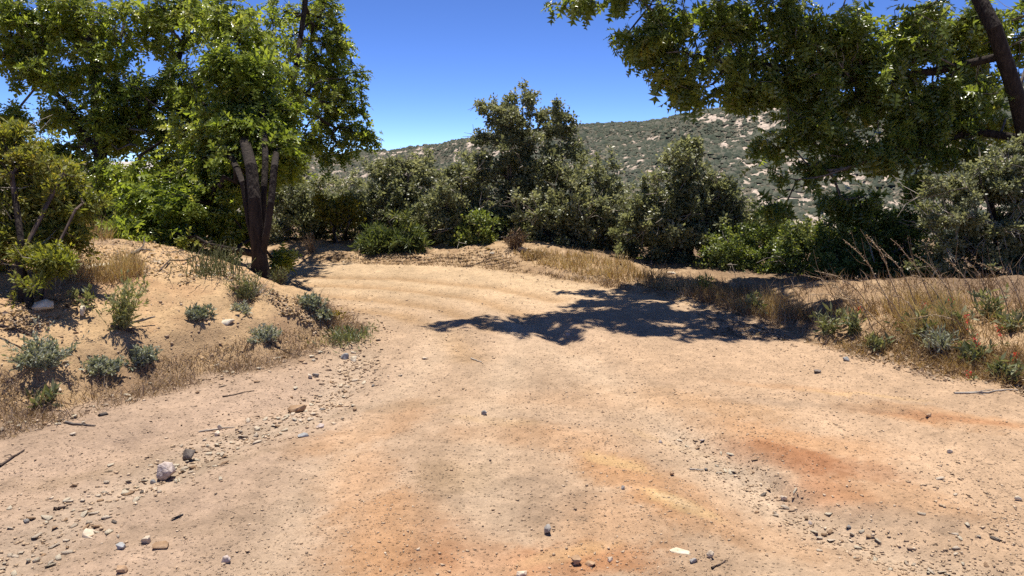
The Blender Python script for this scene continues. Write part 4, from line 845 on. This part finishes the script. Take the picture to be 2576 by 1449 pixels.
grass('dry_weeds', 'thin dried weeds on the far verge of the bend', M['husk'], [(3800, [(760, 650), (1000, 655), (1250, 640), (1350, 690), (1180, 675), (900, 665)], .05, (0, 0), .8, .6), (1800, [(1330, 690), (1500, 700), (1640, 735), (1520, 722)], .06, (0, 0), .7, .6)])
def litter(name, label, specs, mat=None, c0=.55):
    pos = np.concatenate([scatter_px(n, poly) for n, poly in specs]); pos = pos[vnoise(pos[:, 0] * 3, pos[:, 1] * 3, 23) + rng.normal(0, .25, len(pos)) > .34]
    n = len(pos); d = rng.normal(size=(n, 3)) * [1, 1, .25]; nr = np.array([0, 0, 1.]) + rng.normal(0, .35, (n, 3))
    V, F, k = leaves('oval', pos + [0, 0, .008], d, nr, np.maximum(.026, .0034 * pos[:, 1]) * np.exp(rng.normal(0, .35, n)), .85)
    link(name, mesh_np(name, V, F, mat or M['litter'], False, {'v': np.repeat(tone(pos, c0, .22), k)}), None, kind='stuff', label=label)
litter('leaf_litter', 'dead leaves under the oaks on the left bank', [(3600, [(190, 610), (420, 600), (640, 690), (720, 760), (560, 700), (400, 665), (200, 650)]), (1200, [(330, 650), (520, 680), (480, 720), (300, 690)]), (900, [(0, 770), (160, 760), (240, 720), (130, 830), (0, 840)]), (900, [(640, 720), (740, 750), (900, 840), (800, 850), (700, 790)])])
litter('leaf_litter', 'dead leaves on the far verge below the scrub', [(1500, [(745, 640), (900, 640), (1250, 625), (1350, 660), (1200, 672), (900, 664), (745, 664)]), (1800, [(1550, 700), (1750, 710), (2000, 790), (1950, 840), (1700, 760)]), (700, [(1280, 620), (1380, 640), (1340, 660)])], None, .6)
litter('leaf_litter', 'dead leaves and husks along the right verge', [(3800, [(1960, 810), (2200, 850), (2576, 890), (2680, 1020), (2350, 960), (2030, 870)]), (900, [(1750, 790), (1950, 830), (2000, 860), (1800, 850)])])

def twig(label, px, py, qx, qy, r, mat, name='twig', lift=.0, arch=.0, sub=0, group=None):
    a, b_ = G(px, py), G(qx, qy); n = 6; L = np.linalg.norm(b_ - a); pts = []
    for k in range(n + 1):
        f = k / n; p = a + (b_ - a) * f; p[:2] += rng.normal(0, .02 * L, 2) * math.sin(f * math.pi); p[2] = h1(p[0], p[1]) + r * .9 + (lift * f + arch * math.sin(f * math.pi)) ; pts.append(p)
    items = [chain(pts, r, r * .5, 5)]
    for _ in range(sub):
        k = rng.integers(1, n); p = pts[k]; d = unit(pts[k + 1 if k < n else k] - p + rng.normal(0, .6 * L / n, 3)); q = p + d * L * .25; q[2] = max(q[2], h1(q[0], q[1]) + r * .4); items.append(chain([p, (p + q) / 2 + rng.normal(0, .01, 3), q], r * .5, r * .25, 4))
    V, F = joinVF(items); base = pts[0]
    o = link(name, mesh_np(name, V - base, F, M[mat], True), None, label=label, category='twig' if name == 'twig' else 'branch', group=group); o.location = base; return o
twig('straight white stick lying in the stony wash', 500, 1090, 590, 1077, .006, 'twig_pale')
twig('thin dark stick at the left edge of the road', 0, 1178, 62, 1136, .007, 'twig_dark', sub=2)
twig('short charred stick in the wash at lower left', 135, 1285, 170, 1280, .010, 'twig_dark')
twig('bent grey stick near the two rocks in the wash', 165, 1063, 240, 1072, .008, 'bark_grey', sub=1)
twig('weathered grey branch on the crown of the bank', 330, 642, 415, 634, .016, 'bark_grey', 'branch', sub=2)
twig('long thin branch arching down the crown of the bank', 400, 680, 560, 660, .008, 'twig_dark', 'branch', arch=.03, sub=3)
twig('pale broken branch pointing down the slope below the oak', 495, 665, 540, 700, .009, 'twig_pale', 'branch', sub=2)
twig('long dark twig slanting across the lower slope of the bank', 655, 845, 760, 895, .006, 'twig_dark', sub=4)
twig('dark dead root sprawling from the pale green broom', 280, 828, 345, 845, .016, 'twig_dark', 'branch', sub=3)
twig('grey dead branch jutting right from the pale green broom', 300, 825, 392, 818, .012, 'bark_grey', 'branch', lift=.05, sub=3)
twig('dark stem lying on the bank at the left edge of the photo', -10, 815, 90, 848, .010, 'twig_dark', 'branch', sub=3)
twig('thin dark stem below the one at the left edge', -10, 845, 55, 880, .006, 'twig_dark', sub=1)
twig('dark stick on the far verge left of the dead bush', 1165, 672, 1230, 650, .012, 'twig_dark')
twig('thin stick pointing at the grass on the far verge', 1500, 700, 1560, 688, .008, 'twig_dark')
twig('short brown stick on the right verge gravel', 2190, 895, 2215, 908, .009, 'stalk')
twig('pale stick lying across the right verge gravel', 2400, 990, 2560, 985, .008, 'twig_pale', sub=2)
twig('small forked twig on the sunny road before the shadow', 1185, 905, 1212, 915, .006, 'twig_pale', sub=2)
twig('dark twig lying among gravel at the front right', 1790, 1432, 1830, 1412, .005, 'twig_dark')
twig('pale twig beside the grey lane on the right', 1735, 1180, 1770, 1186, .005, 'twig_pale')
twig('thin twig above the row of stones below the bank', 560, 1000, 640, 985, .005, 'twig_dark', sub=2)
o = rock('bark_piece', 'curled dark brown piece of bark on the sunny road', 2056, 938, 24, 8, 'stone_dark', 60, 10, .1, cat='bark')

# ------------------------------------------------------------------ plants
def plant(name, label, cat, base, stems, length, spread, lean, leaf, leaf_size, leaves_per, mat, stem_mat='stem_green', stem_r=.0025, droop=.0, curve=.25, branch=0, group=None, tone_c=.5, width=1.0, top=0.0, foot=.03, low=0.0, parts=('stems', 'foliage')):
    """a clump of stems from one root, leaves set along them"""
    base = np.asarray(base, float); root = thing(name, label, cat, base, group); items = []; lp, ld = [], []
    for k in range(stems):
        d0 = unit(np.array([lean[0], lean[1], 1.0 - low * rng.random()]) + rng.normal(0, spread, 3) * [1, 1, .2]); L = length * rng.uniform(.6, 1.1)
        a = base + np.append(rng.normal(0, foot, 2), -.01); pts = [a]; d = d0
        for q in range(4):
            d = unit(d + rng.normal(0, curve * .4, 3) + [0, 0, curve * .35 - droop]); pts.append(pts[-1] + d * L / 4)
        runs = [pts]
        for _ in range(branch):
            q = rng.integers(1, 4); p = pts[q]; bd = unit(pts[q + 1] - p + rng.normal(0, .6, 3) * L / 4); runs.append([p, p + bd * L * .18, p + unit(bd + [0, 0, .3]) * L * .38])
        for rn in runs:
            items.append(chain(rn, stem_r * (1 if rn is pts else .6), stem_r * .35, 3)); rn = np.array(rn); m = leaves_per
            f = top + (1 - top) * rng.random(m); f = f * (len(rn) - 1); i = np.minimum(f.astype(int), len(rn) - 2); u = (f - i)[:, None]
            lp.append(rn[i] * (1 - u) + rn[i + 1] * u); ld.append(unit(unit(rn[i + 1] - rn[i]) * .9 + rng.normal(0, .6, (m, 3))))
    V, F = joinVF(items); part(parts[0], V, F, M[stem_mat], root, base, kind='stuff')
    if leaves_per:
        lp, ld = np.concatenate(lp), np.concatenate(ld); n = len(lp)
        V, F, kk = leaves(leaf, lp, ld, unit(np.array([0, -.2, .6]) + rng.normal(0, .8, (n, 3))), leaf_size * np.exp(rng.normal(0, .25, n)), width)
        part(parts[1], V, F, M[mat], root, base, attrs={'v': np.repeat(tone(lp, tone_c, .18, 5), kk)}, kind='stuff')
    return root
def W(px, d): return px * d / FOC
def plant_px(name, label, cat, px, py, w, h, stems, **k):
    g = G(px, py); L = h * g[1] / FOC; return plant(name, label, cat, g, stems, L * 1.05, k.pop('spread', .45 * w / h), k.pop('lean', (0, 0)), **k)
SG = dict(leaf='narrow', leaf_size=.028, leaves_per=16, mat='sage', stem_mat='twig_pale', stem_r=.0018, width=1.9, low=.8)
plant_px('sage_bush', 'largest grey green sage with tall thin sprigs on the near bank', 'bush', 106, 925, 120, 72, 70, branch=2, **SG)
plant_px('sage_sprig', 'tall thin grey sprigs standing in the largest sage', 'sprig', 100, 915, 120, 120, 9, spread=.35, **dict(SG, leaves_per=9))
plant_px('sage_bush', 'compact grey green sage right of the largest one', 'bush', 254, 937, 66, 44, 55, branch=2, **SG)
plant_px('sage_bush', 'darker grey green sage beside a pale stone on the bank', 'bush', 362, 910, 44, 40, 40, branch=2, **dict(SG, tone_c=.3))
plant_px('sage_bush', 'small round grey green sage alone on the open slope', 'bush', 503, 803, 36, 30, 40, branch=2, **dict(SG, tone_c=.35))
plant_px('sage_bush', 'sparse ash grey sage on the lower slope of the bank', 'bush', 668, 855, 62, 40, 36, branch=2, **dict(SG, leaves_per=14, tone_c=.7))
plant_px('sage_bush', 'blue green sage at the edge of the road beyond the slope', 'bush', 782, 778, 50, 34, 44, branch=2, **SG)
plant_px('sage_bush', 'small sage low on the nose of the bank', 'bush', 815, 803, 40, 26, 34, branch=2, **SG)
plant_px('sage_bush', 'faint grey sage on the slope above the long dark twig', 'bush', 605, 780, 50, 26, 22, branch=1, **dict(SG, leaves_per=12, tone_c=.75))
plant_px('broom', 'pale green feathery broom leaning right on the open bank', 'shrub', 300, 828, 64, 120, 34, lean=(.35, 0), spread=.28, leaf='narrow', leaf_size=.036, leaves_per=13, mat='broom', stem_mat='stem_green', stem_r=.0022, branch=2, tone_c=.5, width=1.4)
plant_px('broom', 'broad broom of stiff olive stems on the crown of the bank', 'shrub', 540, 690, 90, 80, 150, spread=.42, leaf='narrow', leaf_size=.02, leaves_per=7, mat='weed', stem_mat='stem_green', stem_r=.0035, curve=.12, foot=.12, width=1.2)
plant_px('broom', 'olive shrub with a grey straw skirt on the slope under the oak', 'shrub', 618, 735, 60, 62, 110, spread=.45, leaf='narrow', leaf_size=.03, leaves_per=10, mat='weed', stem_mat='stem_green', stem_r=.0025, foot=.05)
plant_px('straw_skirt', 'fan of dead grey stems spilling right from the olive shrub', 'dead grass', 630, 728, 50, 50, 70, lean=(.5, -.2), spread=.3, leaf='narrow', leaf_size=.03, leaves_per=0, mat='husk', stem_mat='twig_pale', stem_r=.0028, droop=.3)
plant_px('tuft', 'dark tuft of stems in the shade right of the oak trunk', 'plant', 702, 712, 44, 44, 70, spread=.4, leaf='narrow', leaf_size=.03, leaves_per=8, mat='weed', stem_mat='twig_dark', tone_c=.3)
plant_px('sprig', 'leggy dark sprig with drooping leaves above the upright cream rock', 'sprig', 222, 778, 40, 54, 9, spread=.35, leaf='narrow', leaf_size=.05, leaves_per=12, mat='weed', stem_mat='twig_dark', tone_c=.3, width=1.8)
plant_px('tuft', 'small green rosette of strap leaves near the left road edge', 'plant', 112, 1022, 46, 40, 16, spread=.6, leaf='narrow', leaf_size=.09, leaves_per=3, mat='weed', width=1.3, tone_c=.4)
plant_px('tuft', 'dry tuft with slanting straw stems across the road behind the trunk', 'dead grass', 785, 636, 50, 52, 60, lean=(-.35, 0), spread=.3, leaf='narrow', leaf_size=.04, leaves_per=3, mat='husk', stem_mat='stalk', stem_r=.003)
plant_px('tuft', 'grey green grass tuft on the nose of the left bank', 'plant', 872, 858, 90, 40, 140, spread=.7, leaf='narrow', leaf_size=.05, leaves_per=4, mat='weed', stem_mat='stem_green', stem_r=.0015, foot=.12, tone_c=.45)
plant_px('wildflower', 'low plant with tiny yellow flowers on the nose of the bank', 'flower', 845, 806, 40, 22, 26, spread=.6, leaf='oval', leaf_size=.016, leaves_per=7, mat='yellow', stem_mat='stem_green', stem_r=.0015, tone_c=.95, top=.6, parts=('stems', 'flowers'))
plant_px('dead_bush', 'dead reddish brown bush at the foot of the tallest olive bush', 'bush', 1296, 625, 50, 44, 80, spread=.55, leaf='narrow', leaf_size=.05, leaves_per=5, mat='litter', stem_mat='twig_dark', stem_r=.004, branch=1, tone_c=.25)
plant_px('tuft', 'upright green tuft of narrow stems in the oak shade on the verge', 'plant', 1770, 738, 40, 46, 60, spread=.35, leaf='narrow', leaf_size=.06, leaves_per=4, mat='feather', stem_mat='stem_green', tone_c=.35)
plant_px('tuft', 'silvery grey tuft of lavender like leaves on the right verge', 'plant', 2362, 880, 60, 60, 70, spread=.45, leaf='narrow', leaf_size=.05, leaves_per=8, mat='sage', stem_mat='twig_pale', tone_c=.7, width=1.2)
for k, (px, py, h, lb) in enumerate([(2310, 850, 80, 'narrow leaved green weed left of the silvery tuft'), (2380, 830, 80, 'narrow leaved green weed just behind the silvery tuft'), (2150, 840, 70, 'green weed sprawling at the left end of the golden grass'), (2080, 845, 60, 'green weed at the shaded corner of the right verge'),
                                    (2480, 800, 70, 'green weed under the white twigged olive bush'), (2540, 830, 60, 'green weed at the right edge above the red flowers'), (2440, 900, 50, 'low green weed between two red flowers'), (2520, 960, 55, 'strap leaved green weed by the lowest red flower'),
                                    (2200, 880, 40, 'low grey green weed on the lip of the right verge'), (1900, 790, 50, 'dull green weed in deep oak shade on the verge')]):
    plant_px('weed', lb, 'weed', px, py, 60, h, 16, spread=.55, leaf='narrow', leaf_size=.06, leaves_per=14, mat='weed', stem_mat='stem_green', stem_r=.002, width=1.5, tone_c=.5, group='green weeds on the right verge')
# tall dry stalks leaning left over the right verge
GS = 'tall dry stalks leaning over the right verge'
def stalk(px, py, qx, qy, lb, side=1):
    g = G(px, py); tip = P(qx, qy, g[1] + rng.uniform(-.1, .25)); root = thing('dry_stalk', lb, 'dry stalk', g, GS); n = 7; pts = [g + (tip - g) * f + np.array([0, 0, .10 * math.sin(f * math.pi)]) + rng.normal(0, .006, 3) for f in np.linspace(0, 1, n)]
    items = [chain(pts, .0055, .0022, 4)]
    for _ in range(3):
        q = rng.integers(2, 5); d = unit(pts[q + 1] - pts[q] + rng.normal(0, .05, 3)); items.append(chain([pts[q], pts[q] + d * .12, pts[q] + unit(d + [0, 0, .3]) * .28], .0022, .001, 3))
    V, F = joinVF(items); part('stem', V, F, M['stalk'], root, g)
    m = 34; f = rng.uniform(.35, 1, m) * (n - 1); i = np.minimum(f.astype(int), n - 2); pp = np.array(pts); lp = pp[i] + (pp[i + 1] - pp[i]) * (f - i)[:, None] + rng.normal(0, .006, (m, 3))
    V, F, k = leaves('oval', lp, rng.normal(size=(m, 3)), rng.normal(size=(m, 3)), np.full(m, .016), .9); part('seed_heads', V, F, M['husk'], root, g, attrs={'v': np.repeat(rng.uniform(.4, 1, m), k)}, kind='stuff')
for k, (a, b_, c, d, lb) in enumerate([
    (2250, 800, 2120, 600, 'tall dry stalk standing out against the dark hollow of the green thicket'), (2270, 800, 2180, 590, 'dry stalk right next to the one before the dark hollow'), (2320, 800, 2210, 620, 'long dry stalk above the left part of the golden grass'),
    (2360, 800, 2240, 600, 'long dry stalk above the middle of the golden grass'), (2210, 790, 2050, 680, 'dry stalk leaning low across the shaded verge grass'), (2180, 800, 2010, 690, 'dry stalk bending towards the shaded road'), (2230, 830, 2040, 740, 'dry stalk lying almost flat over the oak shade'),
    (2420, 800, 2300, 640, 'dry stalk behind the silvery tuft'), (2460, 790, 2370, 650, 'stiff dry stalk before the white twigged bush'), (2500, 790, 2420, 650, 'stiff dry stalk with dense seeds before the white twigged bush'), (2540, 800, 2460, 660, 'dry stalk with dense seeds near the right edge'), (2576, 800, 2500, 670, 'dry stalk nearest the right edge'),
    (2290, 830, 2150, 700, 'short dry stalk rising from the golden grass'), (2330, 840, 2230, 740, 'short dry stalk just left of the silvery tuft'), (2200, 850, 2130, 745, 'dry stalk rising from the sprawling green weed'), (2390, 810, 2290, 690, 'thin dry stalk behind the first red flower'),
    (2160, 820, 2090, 720, 'short dry stalk in the shade of the thicket'), (2450, 850, 2290, 800, 'dry stalk fallen across the golden grass')]): stalk(a, b_, c, d, lb)
GR = 'red flower spikes on the right verge'
for px, py, qx, qy, lb in [(2400, 810, 2393, 750, 'red flower spike highest on the right verge'), (2455, 860, 2430, 792, 'red flower spike over the end of the golden grass'), (2530, 870, 2512, 822, 'red flower spike below the white twigged bush'), (2470, 900, 2452, 848, 'red flower spike right of the silvery tuft'),
                           (2560, 930, 2556, 892, 'red flower spike nearest the right edge'), (2450, 960, 2432, 938, 'lowest red flower spike, near the road'), (2330, 800, 2325, 760, 'red flower spike in front of the middle stalks'), (2175, 800, 2160, 772, 'red flower spike leaning low in the shade')]:
    g = G(px, py); tip = P(qx, qy, g[1]); root = thing('red_flower', lb, 'flower', g, GR); mid = (g + tip) / 2 + rng.normal(0, .01, 3)
    V, F = chain([g, mid, tip], .002, .0012, 4); part('stem', V, F, M['stem_green'], root, g)
    m = 22; f = rng.uniform(.55, 1.05, m)[:, None]; lp = g + (tip - g) * f + rng.normal(0, .012, (m, 3)); V, F, k = leaves('oval', lp, rng.normal(size=(m, 3)) + [0, 0, -.5], rng.normal(size=(m, 3)), np.full(m, .018), .7); part('blossoms', V, F, M['red'], root, g, attrs={'v': np.repeat(rng.random(m), k)}, kind='stuff')
    m = 12; f = rng.uniform(0, .5, m)[:, None]; lp = g + (tip - g) * f; V, F, k = leaves('narrow', lp, rng.normal(size=(m, 3)) + [0, 0, .8], rng.normal(size=(m, 3)), np.full(m, .05), 1.3); part('foliage', V, F, M['weed'], root, g, attrs={'v': np.repeat(rng.random(m), k)}, kind='stuff')

# ------------------------------------------------------------------ summer haze over the valley
if HAZE:
    hb = bmesh.new(); bmesh.ops.create_cube(hb, size=1.0); hm = bpy.data.meshes.new('haze'); hb.to_mesh(hm); hb.free()
    hmat = bpy.data.materials.new('haze'); hmat.use_nodes = True; hn = hmat.node_tree.nodes; hn.remove(hn['Principled BSDF'])
    pv = hn.new('ShaderNodeVolumePrincipled'); pv.inputs['Color'].default_value = (.80, .88, 1, 1); pv.inputs['Density'].default_value = HAZE; pv.inputs['Anisotropy'].default_value = .2
    hmat.node_tree.links.new(pv.outputs[0], hn['Material Output'].inputs['Volume']); hm.materials.append(hmat)
    ho = link('haze', hm, None, kind='stuff', label='thin summer haze over the valley'); ho.scale = (84000, 84000, 480); ho.location = (0, 0, 60)
